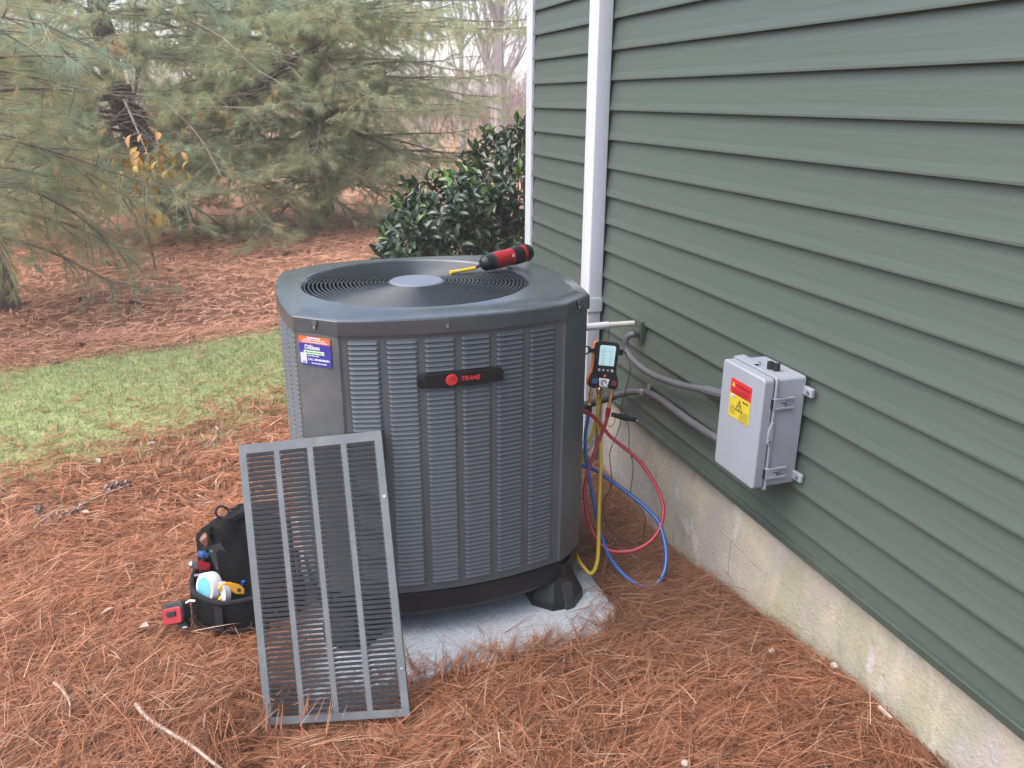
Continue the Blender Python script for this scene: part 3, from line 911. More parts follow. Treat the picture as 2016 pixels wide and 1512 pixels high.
lb = MB(TL).box((0, -.0215, 0), (.105, .0725, .0008)).build('warning_label', 'st_yellow', bxo)
MB(TL).box((0, .0365, .0001), (.105, .0445, .0008)).build('label_header', 'st_red', lb)
MB(TL).prism([(-.046, .036), (-.030, .036), (-.038, .051)], .0004, .0010).build('label_symbol', 'st_yellow', lb)
text('ATTENTION', .0135, TL @ Matrix.Translation((-.0265, .0385, .0008)), 'st_dred', lb, bold=.0005, sx=.92)
for i in range(3): bars(.030 - .0055 * i, -.040, .044 - .004 * i, .0026, 'st_dred', lb, TL, 20 + i, gap=.0012)
tri = [(.019, -.0305), (-.019, -.0305), (0, .0055)]; tin = [(.0135, -.0272), (-.0135, -.0272), (0, -.0015)]
V = [(a, b, .0010) for a, b in tri + tin]
MB(TL).add(V, [(0, 3, 4, 1)[::-1], (1, 4, 5, 2)[::-1], (2, 5, 3, 0)[::-1]]).build('warning_triangle', 'st_black', lb)
MB(TL).prism([(-.0022, -.010), (.0022, -.010), (.0015, -.020), (-.0015, -.020)], .0004, .0010).box((0, -.0242, .0008), (.004, .004, .0005)).build('warning_mark', 'st_black', lb)
MB(TL).prism([(x * .012 - .036, y * .005 + .006) for x, y in ((1, .2), (.4, 1), (-.6, .9), (-1, 0), (-.5, -.9), (.5, -.8))], .0004, .0009).build('label_logo', 'st_white', lb)
MB(TL).box((-.033, .006, .0011), (.016, .003, .0004)).build('label_logo_band', 'st_blue', lb)
bars(.004, .014, .046, .0045, 'st_black', lb, TL, 30)
for i in range(5): bars(-.022 - .0055 * i, -.046, -.020 + .004 * math.sin(i * 2), .0030, 'st_dyel', lb, TL, 40 + i, gap=.001)
for i in range(6): bars(-.026 - .0055 * i, .004 + .004 * math.sin(i), .046, .0030, 'st_dyel', lb, TL, 50 + i, gap=.001)

# ------------------------------------------------------------------ conduits and drain pipe on the wall
c1 = curve([(-.012, 2.825, .748), (-.05, 2.825, .745), (-.075, 2.838, .722), (-.077, 2.825, .675), (-.070, 2.734, .645), (-.060, 2.607, .639), (-.055, 2.423, .664), (-.055, 2.254, .703), (-.055, 2.0, .752)], 8)
cd = thing('upper_conduit', 'grey flexible conduit curving out of the siding into the upper side of the box', 'conduit', (-.05, 2.4, .64))
MB().tube(c1, .0125, 10).build('pipe', 'conduit', cd, smooth=True)
MB().bb(-.034, -.004, 2.800, 2.862, .722, .800).build('wall_boot', 'trim_green', cd, bevel=.006)
MB().tube([(-.03, 2.825, .748), (-.055, 2.825, .746)], .019, 10).build('connector', 'trim_green', cd, smooth=True)
MB().tube([c1[-9], c1[-3]], .017, 10).build('box_connector', 'conduit', cd, smooth=True)
cd2 = thing('lower_conduit', 'grey conduit strapped to the lower siding, running from the unit into the box', 'conduit', (-.05, 2.5, .5))
c2 = curve([(-.42, 3.0, .30), (-.27, 3.06, .335), (-.13, 3.031, .385), (-.07, 2.965, .43), (-.046, 2.842, .491), (-.036, 2.72, .532), (-.036, 2.601, .546), (-.041, 2.433, .547), (-.046, 2.281, .552), (-.05, 2.0, .57)], 8)
MB().tube(c2, .0135, 10).build('pipe', 'conduit', cd2, smooth=True)
MB().tube(c2[2:26], .0175, 10).build('foam_sleeve', 'foam', cd2, smooth=True)
sp = MB().tube(c2[38:41], .0155, 10).build('strap', 'screw', cd2, smooth=True)
MB().bb(-.030, -.012, 2.700, 2.722, .543, .566).build('strap_tab', 'screw', sp)
MB().cyl((-.03, 2.71, .512), (-.014, 2.71, .512), .005, 8).build('strap_screw', 'screw', sp)
pv = thing('drain_pipe', 'weathered white plastic drain stub sticking out of the siding towards the unit', 'pipe', (-.2, 2.89, .765))
MB().tube([(-.012, 2.890, .768), (-.13, 2.888, .770), (-.44, 2.885, .765)], .0115, 12).build('pipe', 'pvc', pv, smooth=True)
MB().tube([(-.135, 2.888, .770), (-.30, 2.886, .768)], .0150, 12).build('coupling', 'white', pv, smooth=True)
tie = MB().tube(curve([(-.135, 2.873, .77), (-.137, 2.872, .745), (-.138, 2.875, .71), (-.14, 2.872, .68)], 4), .0012, 5).build('tie', 'rubber', pv)

# ------------------------------------------------------------------ digital manifold gauge
mo = Vector((-.235, 2.685, .672))
n0 = Vector((-.18, -.93, .22)).normalized(); r0 = Vector((0, 0, 1)).cross(n0).normalized(); u0 = n0.cross(r0)
ca, sa = math.cos(R(7)), math.sin(R(7))
r1 = r0 * ca - u0 * sa; u1 = u0 * ca + r0 * sa
mg = thing('manifold_gauge', 'black and orange digital manifold gauge with a lit screen beside the unit', 'gauge', tuple(mo))
TM = frame(mo, r1, u1, n0)
half = [(.0, .094), (.030, .094), (.040, .091), (.046, .083), (.0475, .07), (.045, .03), (.0435, 0), (.046, -.025), (.054, -.045), (.0575, -.06), (.056, -.078), (.046, -.088), (.030, -.088), (.026, -.082), (0, -.080)]
poly = half + [(-x, y) for x, y in half[::-1][1:-1]]
poly = poly[::-1]
MB(TM).prism([(x * .97, y * .985) for x, y in poly], -.004, .022).build('body', 'rubber', mg, smooth=True, bevel=.004, seg=3)
MB(TM).prism([(x * .96 - .0035, y * .97) for x, y in poly], -.030, -.004).build('orange_back', 'orange', mg, smooth=True, bevel=.003)
sf = MB(TM).prism([(x, y + .023) for x, y in rounded(.070, .122, .008, 3)], .022, .0245).build('screen_frame', 'black', mg, bevel=.001)
scn = MB(TM).prism([(-.029, .002), (.029, .002), (.0305, .072), (.026, .078), (-.026, .078), (-.0305, .072)], .0246, .0252).build('screen', 'screen', mg)
for sx in (-1, 1):
    T2 = TM @ Matrix.Translation((sx * .0145, .058, .0256))
    MB(T2).ring((0, 0, 0), .0095, .0006, 20, 4).build('dial', 'screenmark', scn)
    for k, yy in enumerate((.056, .040, .029, .018, .009)): MB(TM).box((sx * .0145, yy, .0255), (.010 - .001 * (k % 2), .0035, .0004)).build('digits', 'screenmark', scn)
for k, x in enumerate((-.025, -.0085, .0085, .025)): MB(TM @ Matrix.Translation((x, -.016, .0245))).lathe([(0, .002), (.005 if k in (0, 3) else .0035, .0015), (.0055 if k in (0, 3) else .004, 0), (0, 0)], 12).build('button', 'grey_btn', mg)
MB(TM @ Matrix.Translation((0, -.037, .022))).lathe([(0, .004), (.005, .003), (.006, 0), (0, 0)], 14).build('power_button', 'orange', mg)
pl = MB(TM).prism([(-.022, -.046), (-.017, -.078), (.013, -.080), (.020, -.048)], .022, .0245).build('sight_plate', 'plate', mg, bevel=.001)
MB(TM @ Matrix.Translation((-.0015, -.0625, .0246))).lathe([(0, .001), (.006, .001), (.0105, .003), (.0115, 0), (0, 0)], 20).build('sight_glass', 'steel', pl)
MB(TM).prism([(x - .037, y - .060) for x, y in rounded(.021, .020, .004, 3)], .022, .027).build('blue_knob', 'bluebtn', mg, bevel=.001)
MB(TM).prism([(x + .037, y - .062) for x, y in rounded(.021, .020, .004, 3)], .022, .027).build('red_knob', 'redbtn', mg, bevel=.001)
MB(TM).box((.055, .056, -.002), (.020, .022, .018)).tube([(.062, .06, 0), (.075, .057, 0), (.080, .045, 0)], .003, 6).build('sensor_socket', 'rubber', mg, bevel=.002)
MB(TM).box((-.055, .052, -.01), (.022, .016, .012)).tube(curve([(-.06, .062, -.01), (-.085, .066, -.012), (-.15, .064, -.02)], 4), .0035, 6).tube(curve([(-.06, .045, -.01), (-.078, .036, -.01), (-.082, .048, -.01)], 4), .0035, 6).build('hanging_hook', 'black', mg)
ports = [((-.279, 2.700, .588), (-.285, 2.699, .50)), ((-.243, 2.688, .592), (-.231, 2.722, .528)), ((-.207, 2.668, .588), (-.221, 2.664, .492))]
for a, b in ports:
    a, b = Vector(a), Vector(b)
    f = MB().tube([a, a.lerp(b, .25), a.lerp(b, .26), a.lerp(b, .45), a.lerp(b, .46), a.lerp(b, .8), a.lerp(b, .81), b], [.006, .006, .009, .009, .0065, .0065, .008, .008], 8).build('brass_port', 'brass', mg, smooth=True)

def hose(name, label, pts, m, r=.0058, ends=()):
    t_ = thing(name, label, 'hose', tuple(pts[len(pts) // 2]))
    MB().tube(curve(pts, 7), r * 1.18, 10).build('tube', m, t_, smooth=True)
    for a, b, mm, rr in ends: MB().tube([a, Vector(a).lerp(Vector(b), .5), b], [rr, rr, rr * .85], 10).build('hose_fitting', mm, t_, smooth=True)
    return t_
RED = [(-0.222, 2.663, 0.488), (-0.241, 2.64, 0.451), (-0.269, 2.62, 0.41), (-0.308, 2.588, 0.353), (-0.342, 2.558, 0.3), (-0.363, 2.532, 0.261), (-0.374, 2.506, 0.226), (-0.381, 2.463, 0.178), (-0.377, 2.422, 0.137), (-0.365, 2.382, 0.103), (-0.337, 2.348, 0.084), (-0.304, 2.327, 0.084), (-0.258, 2.308, 0.093), (-0.204, 2.301, 0.12), (-0.163, 2.311, 0.156), (-0.136, 2.335, 0.196), (-0.125, 2.365, 0.232), (-0.128, 2.412, 0.275), (-0.148, 2.476, 0.328), (-0.18, 2.533, 0.368), (-0.234, 2.603, 0.413), (-0.266, 2.640, 0.460), (-0.310, 2.66, 0.499), (-0.40, 2.70, 0.535), (-.45, 2.72, .54)]
hose('red_hose', 'red refrigerant hose looping beside the foundation', RED, 'red_hose', ends=[((-.219, 2.665, .505), (-.228, 2.655, .472), 'red', .010), ((-.310, 2.66, .499), (-.345, 2.675, .515), 'red', .010)])
BLUE = [(-0.285, 2.699, 0.495), (-0.302, 2.674, 0.456), (-0.322, 2.643, 0.407), (-0.333, 2.605, 0.358), (-0.339, 2.571, 0.316), (-0.344, 2.518, 0.256), (-0.348, 2.46, 0.192), (-0.351, 2.399, 0.127), (-0.343, 2.334, 0.069), (-0.32, 2.277, 0.033), (-0.291, 2.23, 0.013), (-0.256, 2.198, 0.008), (-0.226, 2.192, 0.015), (-0.192, 2.205, 0.043), (-0.166, 2.238, 0.088), (-0.155, 2.28, 0.132), (-0.155, 2.328, 0.177), (-0.174, 2.371, 0.206), (-0.21, 2.426, 0.237), (-0.255, 2.483, 0.269), (-0.299, 2.535, 0.299), (-0.327, 2.563, 0.313), (-0.357, 2.581, 0.318), (-0.44, 2.62, 0.327)]
hose('blue_hose', 'blue refrigerant hose looping down onto the pine straw', BLUE, 'blue_hose', ends=[((-.284, 2.70, .510), (-.290, 2.69, .480), 'black', .0115)])
YEL = [(-0.229, 2.724, 0.53), (-0.246, 2.701, 0.481), (-0.282, 2.667, 0.403), (-0.31, 2.657, 0.369), (-0.338, 2.632, 0.311), (-0.370, 2.6, 0.25), (-0.420, 2.50, 0.15), (-0.46, 2.40, 0.105), (-.462, 2.335, .075), (-0.45, 2.305, 0.055), (-0.438, 2.285, 0.045), (-0.421, 2.287, 0.054), (-0.401, 2.308, 0.077), (-0.381, 2.349, 0.116), (-0.356, 2.41, 0.175), (-0.334, 2.46, 0.226), (-0.301, 2.534, 0.305), (-0.272, 2.61, 0.388), (-0.257, 2.67, 0.437), (-0.236, 2.73, 0.50), (-.232, 2.745, .53)]
hose('yellow_hose', 'yellow refrigerant hose hanging in a long loop below the gauge', YEL, 'yel_hose', r=.0060)
W1 = [(-0.158, 2.668, 0.712), (-0.161, 2.616, 0.686), (-0.167, 2.612, 0.638), (-0.184, 2.611, 0.569), (-0.195, 2.608, 0.51), (-0.195, 2.603, 0.47), (-0.208, 2.603, 0.42), (-0.221, 2.605, 0.388), (-0.234, 2.604, 0.336), (-0.228, 2.59, 0.251), (-0.232, 2.586, 0.203), (-0.255, 2.59, 0.149), (-0.254, 2.581, 0.083), (-0.233, 2.565, 0.031), (-0.2, 2.546, 0.0), (-0.159, 2.526, -0.02)]
wr = MB().tube(curve(W1, 6), .0016, 6).build('sensor_cable', 'rubber', None, smooth=True); setp(wr, 'thin black sensor cable hanging from the right side of the gauge', 'cable')
W2 = [(-0.176, 2.595, 0.48), (-0.168, 2.586, 0.443), (-0.167, 2.581, 0.409), (-0.167, 2.575, 0.367), (-0.155, 2.561, 0.308), (-0.158, 2.554, 0.244), (-0.163, 2.549, 0.187), (-0.14, 2.532, 0.146), (-0.115, 2.512, 0.101), (-0.117, 2.506, 0.048), (-0.123, 2.507, -0.02)]
wr = MB().tube(curve(W2, 6), .0016, 6).build('clamp_cable', 'rubber', None, smooth=True); setp(wr, 'thin black cable hanging from the clamp probe down to the straw', 'cable')
pc = thing('clamp_probe', 'black temperature clamp probe clipped on the red hose fitting', 'probe', (-.17, 2.64, .47))
MB().tube([(-.214, 2.650, .485), (-.196, 2.640, .481), (-.180, 2.634, .477), (-.165, 2.628, .474), (-.150, 2.622, .470), (-.128, 2.615, .466), (-.120, 2.612, .464)], [.009, .010, .012, .013, .0095, .0095, .007], 10).build('handle', 'rubber', pc, smooth=True)
MB().ring((0, 0, 0), .004, .0012, 12, 4).build
MB().cyl((-.126, 2.604, .4665), (-.126, 2.6035, .4665), .003, 8).build('loop_hole', 'plate', pc)
MB().tube(curve([(-.200, 2.642, .473), (-.205, 2.640, .45), (-.218, 2.640, .438), (-.228, 2.645, .442)], 5), .0012, 5).build('spring_wire', 'rubber', pc)

# ------------------------------------------------------------------ cordless screwdriver on the cap
sd = thing('cordless_screwdriver', 'red and black cordless screwdriver with a yellow driver shaft lying on the fan grille', 'screwdriver', (-.62, 2.71, 1.06))
a = Vector((-.716, 2.655, 1.093)); b = Vector((-.508, 2.745, 1.110)); dd = (b - a); LL = dd.length; dd.normalize()
up = Vector((0, 0, 1)); sdv = up.cross(dd).normalized(); up = dd.cross(sdv)
TD = frame(a, sdv, up, dd)
def turned(prof, nm, m, par): return MB(TD).lathe([(r * 1.08, z) for r, z in prof], 22).build(nm, m, par, smooth=True)
turned([(0, -.010), (.012, -.010), (.018, -.004), (.024, .004), (.0255, .020), (.0265, .030), (0, .030)], 'head', 'black', sd)
turned([(0, .0301), (.0268, .0301), (.0272, .042), (0, .042)], 'collar', 'darkgrey', sd)
bd = turned([(0, .0421), (.0274, .0421), (.0278, .07), (.0268, .11), (.0275, .125), (0, .125)], 'body', 'red', sd)
turned([(0, .1251), (.0285, .1251), (.0295, .135), (.0295, .165), (.0285, .168), (0, .168)], 'battery_sleeve', 'black', sd)
turned([(0, .1681), (.0297, .1681), (.0297, .180), (0, .180)], 'red_band', 'red', sd)
turned([(0, .1801), (.0292, .1801), (.0285, .20), (.023, LL - .016), (0, LL - .014)], 'battery_end', 'black', sd)
vw = (CAM - (a + dd * .09)); vw = (vw - dd * vw.dot(dd)).normalized(); sv = vw.cross(dd)
TG = frame(a + dd * .112 + vw * .0295, -dd, -sv if (-dd).cross(-sv).dot(vw) > 0 else sv, vw)
MB(TG).prism([(-.006, .002), (.006, .002), (.002, -.001), (.004, -.008), (0, -.003), (-.004, -.008), (-.002, -.001)], .0, .0012).build('emblem', 'st_white', bd)
s0 = a - dd * .006; s1 = Vector((-.742, 2.668, 1.076)); s2 = Vector((-.835, 2.648, 1.070))
MB().tube([s0, s0.lerp(s1, .5), s1], [.008, .005, .004], 8).build('chuck', 'black', sd, smooth=True)
MB().tube([s1, s1.lerp(s2, .3), s1.lerp(s2, .7), s2], [.0065, .0062, .0062, .0075], 8).build('driver_shaft', 'yellow', sd, smooth=True)
MB().tube([s1.lerp(s2, .70), s1.lerp(s2, .78)], [.0070, .0070], 8).build('driver_band', 'stone', sd, smooth=True)

# ------------------------------------------------------------------ tool bag
bg_ = thing('tool_bag', 'open black canvas tool pouch on the straw behind the leaning panel', 'tool bag', (-1.60, 2.48, -.01))
def wallsheet(plan, z0, z1, flare, th, name, m, par, sag=.0, n=6, top_wave=.0):
    pl = [Vector((*p, 0)) for p in curve([(x, y, 0) for x, y in plan], 4)] if False else [Vector((p.x, p.y, 0)) for p in curve([(x, y, 0) for x, y in plan], 4)]
    k = len(pl); V = []; F = []
    ctr = sum(pl, Vector()) / k
    for s_ in (0, 1):
        for j in range(n + 1):
            t = j / n
            for i, p in enumerate(pl):
                out = (p - ctr).normalized()
                z = z0 + (z1 - z0) * t + (top_wave * math.sin(i * .9) if j == n else 0)
                q = p + out * (flare * t + .012 * math.sin(math.pi * t)) - out * (th * s_)
                V.append((q.x + .004 * math.sin(i * 1.7 + j), q.y + .004 * math.cos(i * 2.1 + j * 1.3), z))
    m_ = (n + 1) * k
    for j in range(n):
        for i in range(k - 1):
            q = (j * k + i, j * k + i + 1, (j + 1) * k + i + 1, (j + 1) * k + i)
            F.append(q); F.append(tuple(m_ + x for x in q[::-1]))
    for i in range(k - 1):
        F.append((n * k + i, n * k + i + 1, m_ + n * k + i + 1, m_ + n * k + i))
    return raw(name, V, F, m, par, smooth=True), pl, ctr
plan = [(-1.735, 2.60), (-1.748, 2.50), (-1.725, 2.415), (-1.66, 2.365), (-1.565, 2.352), (-1.47, 2.375), (-1.43, 2.45), (-1.425, 2.6)]
fpk, pl, ctr = wallsheet(plan, -.03, .125, .012, .008, 'front_pocket', 'canvas', bg_, top_wave=.004)
MB().tube([(p.x + (p - ctr).normalized().x * .010, p.y + (p - ctr).normalized().y * .010, .127 + .004 * math.sin(i * .9)) for i, p in enumerate(pl)], .008, 8).build('rim', 'webbing', fpk, smooth=True)
MB().tube([(p.x + (p - ctr).normalized().x * .020, p.y + (p - ctr).normalized().y * .020, .028) for p in pl], [.006] * len(pl), 6).build('piping', 'webbing', fpk, smooth=True)
for f in (.42, .62, .8):
    i = int(f * len(pl)); p = pl[i]; o_ = (p - ctr).normalized(); q = Vector((-o_.y, o_.x, 0))
    V = []
    for z, fl in ((-.02, .008), (.05, .024), (.12, .021)):
        for k in (-1, 1): V.append(tuple(p + o_ * (fl + .002) + q * .016 * k + Vector((0, 0, z))))
    raw('strap', V, [(0, 1, 3, 2), (2, 3, 5, 4)], 'webbing', fpk)
# back pouch: tall soft panel with folded flap
plan2 = [(-1.725, 2.50), (-1.728, 2.57), (-1.69, 2.64), (-1.59, 2.67), (-1.47, 2.66), (-1.42, 2.58)]
bpk, pl2, c2_ = wallsheet(plan2, -.03, .275, -.045, .012, 'back_pouch', 'canvas', bg_, n=8, top_wave=.012)
V = []; F = []
nu, nv = 26, 22
for i in range(nu + 1):
    for j in range(nv + 1):
        u = i / nu; v = j / nv
        x = -1.737 + .31 * u; y = 2.385 + .055 * abs(2 * u - 1) ** 3 + (.285 - .05 * abs(2 * u - 1) ** 2) * v
        z = .065 + .23 * sst(.10, .75, v) - .05 * sst(.86, 1.0, v) + .028 * math.sin(9 * u + 4 * v) * math.sin(7 * v + 1) + .012 * math.sin(23 * u + 3) * math.sin(17 * v) - .06 * (abs(2 * u - 1) ** 4)
        V.append((x, y, z))
for i in range(nu):
    for j in range(nv): a0 = i * (nv + 1) + j; F.append((a0, a0 + nv + 1, a0 + nv + 2, a0 + 1))
raw('inner_folds', V, F, 'canvas', bg_, smooth=True)
MB().tube(curve([(-1.715, 2.53, .14), (-1.690, 2.56, .225), (-1.645, 2.59, .275), (-1.55, 2.61, .310), (-1.45, 2.60, .305)], 6), [.020] * 25, 8).build('padded_edge', 'webbing', bg_, smooth=True)
V = [(-1.70, 2.525, .235), (-1.655, 2.520, .245), (-1.62, 2.505, .165), (-1.575, 2.508, .165), (-1.60, 2.500, .145), (-1.635, 2.480, .09), (-1.66, 2.475, .10), (-1.685, 2.50, .18)]
o = raw('holster_flap', V, [list(range(8))[::-1]], 'darkgrey', bg_); md = o.modifiers.new('solid', 'SOLIDIFY'); md.thickness = .004
for p in ((-1.686, 2.515, .225), (-1.675, 2.497, .17), (-1.64, 2.506, .18)): MB().cyl(p, (p[0], p[1] - .004, p[2] + .001), .0035, 8).build('rivet', 'steel', o)
MB().lathe([(0, 0), (.16, 0), (.14, .015), (0, .02)], 20, (-1.585, 2.515, -.012)).build('bottom', 'canvas', bg_)
cb = MB().tube(curve([(-1.640, 2.59, .287), (-1.665, 2.595, .317), (-1.650, 2.60, .339), (-1.625, 2.60, .322), (-1.630, 2.59, .292)], 5), .004, 6).tube(curve([(-1.625, 2.60, .322), (-1.595, 2.605, .321), (-1.565, 2.61, .312)], 4), .004, 6).build('clip_loop', 'black', bg_, smooth=True)
MB().box((-1.637, 2.592, .273), (.035, .012, .05)).build('clip_strap', 'webbing', bg_, bevel=.003)

hm = MB().tube([(-1.640, 2.545, .165), (-1.670, 2.550, .205), (-1.697, 2.555, .242), (-1.707, 2.556, .256), (-1.712, 2.557, .261)], [.014, .016, .018, .018, .013], 12).build('hammer_handle', 'wood', None, smooth=True)
setp(hm, 'dark wooden hammer handle poking out of the tool pouch', 'hammer')
s1_ = thing('screwdriver', 'screwdriver with red and blue handle stuck in the side of the tool pouch', 'screwdriver', (-1.72, 2.50, .2))
MB().tube([(-1.700, 2.51, .17), (-1.722, 2.505, .182), (-1.735, 2.50, .19)], [.013, .015, .013], 10).build('red_grip', 'red', s1_, smooth=True)
MB().tube([(-1.70, 2.525, .205), (-1.718, 2.52, .215), (-1.728, 2.52, .220)], [.010, .012, .009], 10).build('blue_grip', 'bluebtn', s1_, smooth=True)
MB().tube([(-1.735, 2.50, .19), (-1.752, 2.497, .197), (-1.758, 2.496, .199)], [.012, .012, .006], 10).build('steel_cap', 'steel', s1_, smooth=True)
MB().tube([(-1.745, 2.49, .158), (-1.715, 2.49, .158)], .0045, 8).build('shank', 'steel', s1_, smooth=True)
tr = thing('tape_roll', 'roll of white tape with a pale blue label in the tool pouch', 'tape', (-1.70, 2.44, .1))
Tt = frame((-1.700, 2.440, .135), (.35, -.75, .56), (.10, .62, .78), (-.93, -.22, .29))
Tt = frame((-1.700, 2.440, .135), Vector((-.80, -.52, .28)).cross(Vector((0, .3, 1))), Vector((-.80, -.52, .28)).cross(Vector((-.80, -.52, .28)).cross(Vector((0, .3, 1)))), (-.80, -.52, .28))
MB(Tt).lathe([(.022, -.018), (.048, -.018), (.050, -.014), (.050, .014), (.048, .018), (.022, .018), (.020, 0)], 26, closed=True).build('roll', 'tapewhite', tr, smooth=True)
MB(Tt).lathe([(0, .0155), (.036, .0155), (.036, .0195), (.030, .0200), (0, .0200)], 24).build('label_disc', 'tapeblue', tr, smooth=True)
T3 = Matrix.Translation((.035, -.03, -.012)) @ Tt
MB(T3).lathe([(.014, -.010), (.040, -.010), (.041, .010), (.014, .010)], 22, closed=True).build('clear_spool', 'clear', tr, smooth=True)
uk = thing('utility_knife', 'amber utility knife lying in the mouth of the tool pouch', 'knife', (-1.63, 2.41, .12))
Tk = frame((-1.632, 2.405, .140), (.92, .10, -.36), (.26, .5, .8), Vector((.92, .10, -.36)).cross(Vector((.26, .5, .8))))
MB(Tk).prism([(-.042, -.004), (-.036, .012), (-.012, .020), (.020, .016), (.040, .004), (.043, -.014), (.016, -.016), (-.008, -.006), (-.030, -.012)], -.008, .008).build('handle', 'amber', uk, smooth=True, bevel=.003)
MB(Tk).cyl((.022, -.002, .008), (.022, -.002, .0105), .006, 12).build('lock_screw', 'darkgrey', uk)
pn = MB().tube([(-1.655, 2.40, .10), (-1.668, 2.392, .122)], .008, 8).build('yellow_marker', 'yellow', None, smooth=True); setp(pn, 'stubby yellow marker cap inside the tool pouch rim', 'marker')
bl = MB().tube([(-1.60, 2.43, .12), (-1.595, 2.425, .148)], .006, 8).build('blue_pen', 'blue_hose', None, smooth=True); setp(bl, 'small blue pen end behind the amber knife', 'pen')
tm = thing('tape_measure', 'red and black tape measure clipped to the side of the tool pouch', 'tape measure', (-1.80, 2.43, .06))
Tx = frame((-1.803, 2.410, .082), (.80, -.42, .30), (-.05, .48, .87), Vector((.80, -.42, .30)).cross(Vector((-.05, .48, .87)))) @ Matrix.Scale(1.12, 4)
MB(Tx).prism(rounded(.068, .062, .016, 4), -.018, .016).build('case', 'darkgrey', tm, smooth=True, bevel=.003)
MB(Tx).prism([(x, y - .006) for x, y in rounded(.064, .046, .010, 4)], .016, .022).build('face', 'red', tm, smooth=True, bevel=.003)
MB(Tx).prism(rounded(.030, .014, .004, 3), .022, .026).build('belt_clip', 'rubber', tm, bevel=.001)
MB(Tx).box((.020, -.037, 0), (.028, .014, .022)).build('tape_mouth', 'rubber', tm, bevel=.002)
MB(Tx).box((.030, -.043, .004), (.016, .004, .016)).build('tape_end', 'steel', tm)
MB(Tx).tube([(.036, .02, 0), (.046, .024, -.004), (.06, .02, -.008)], .004, 6).build('chain_link', 'steel', tm)

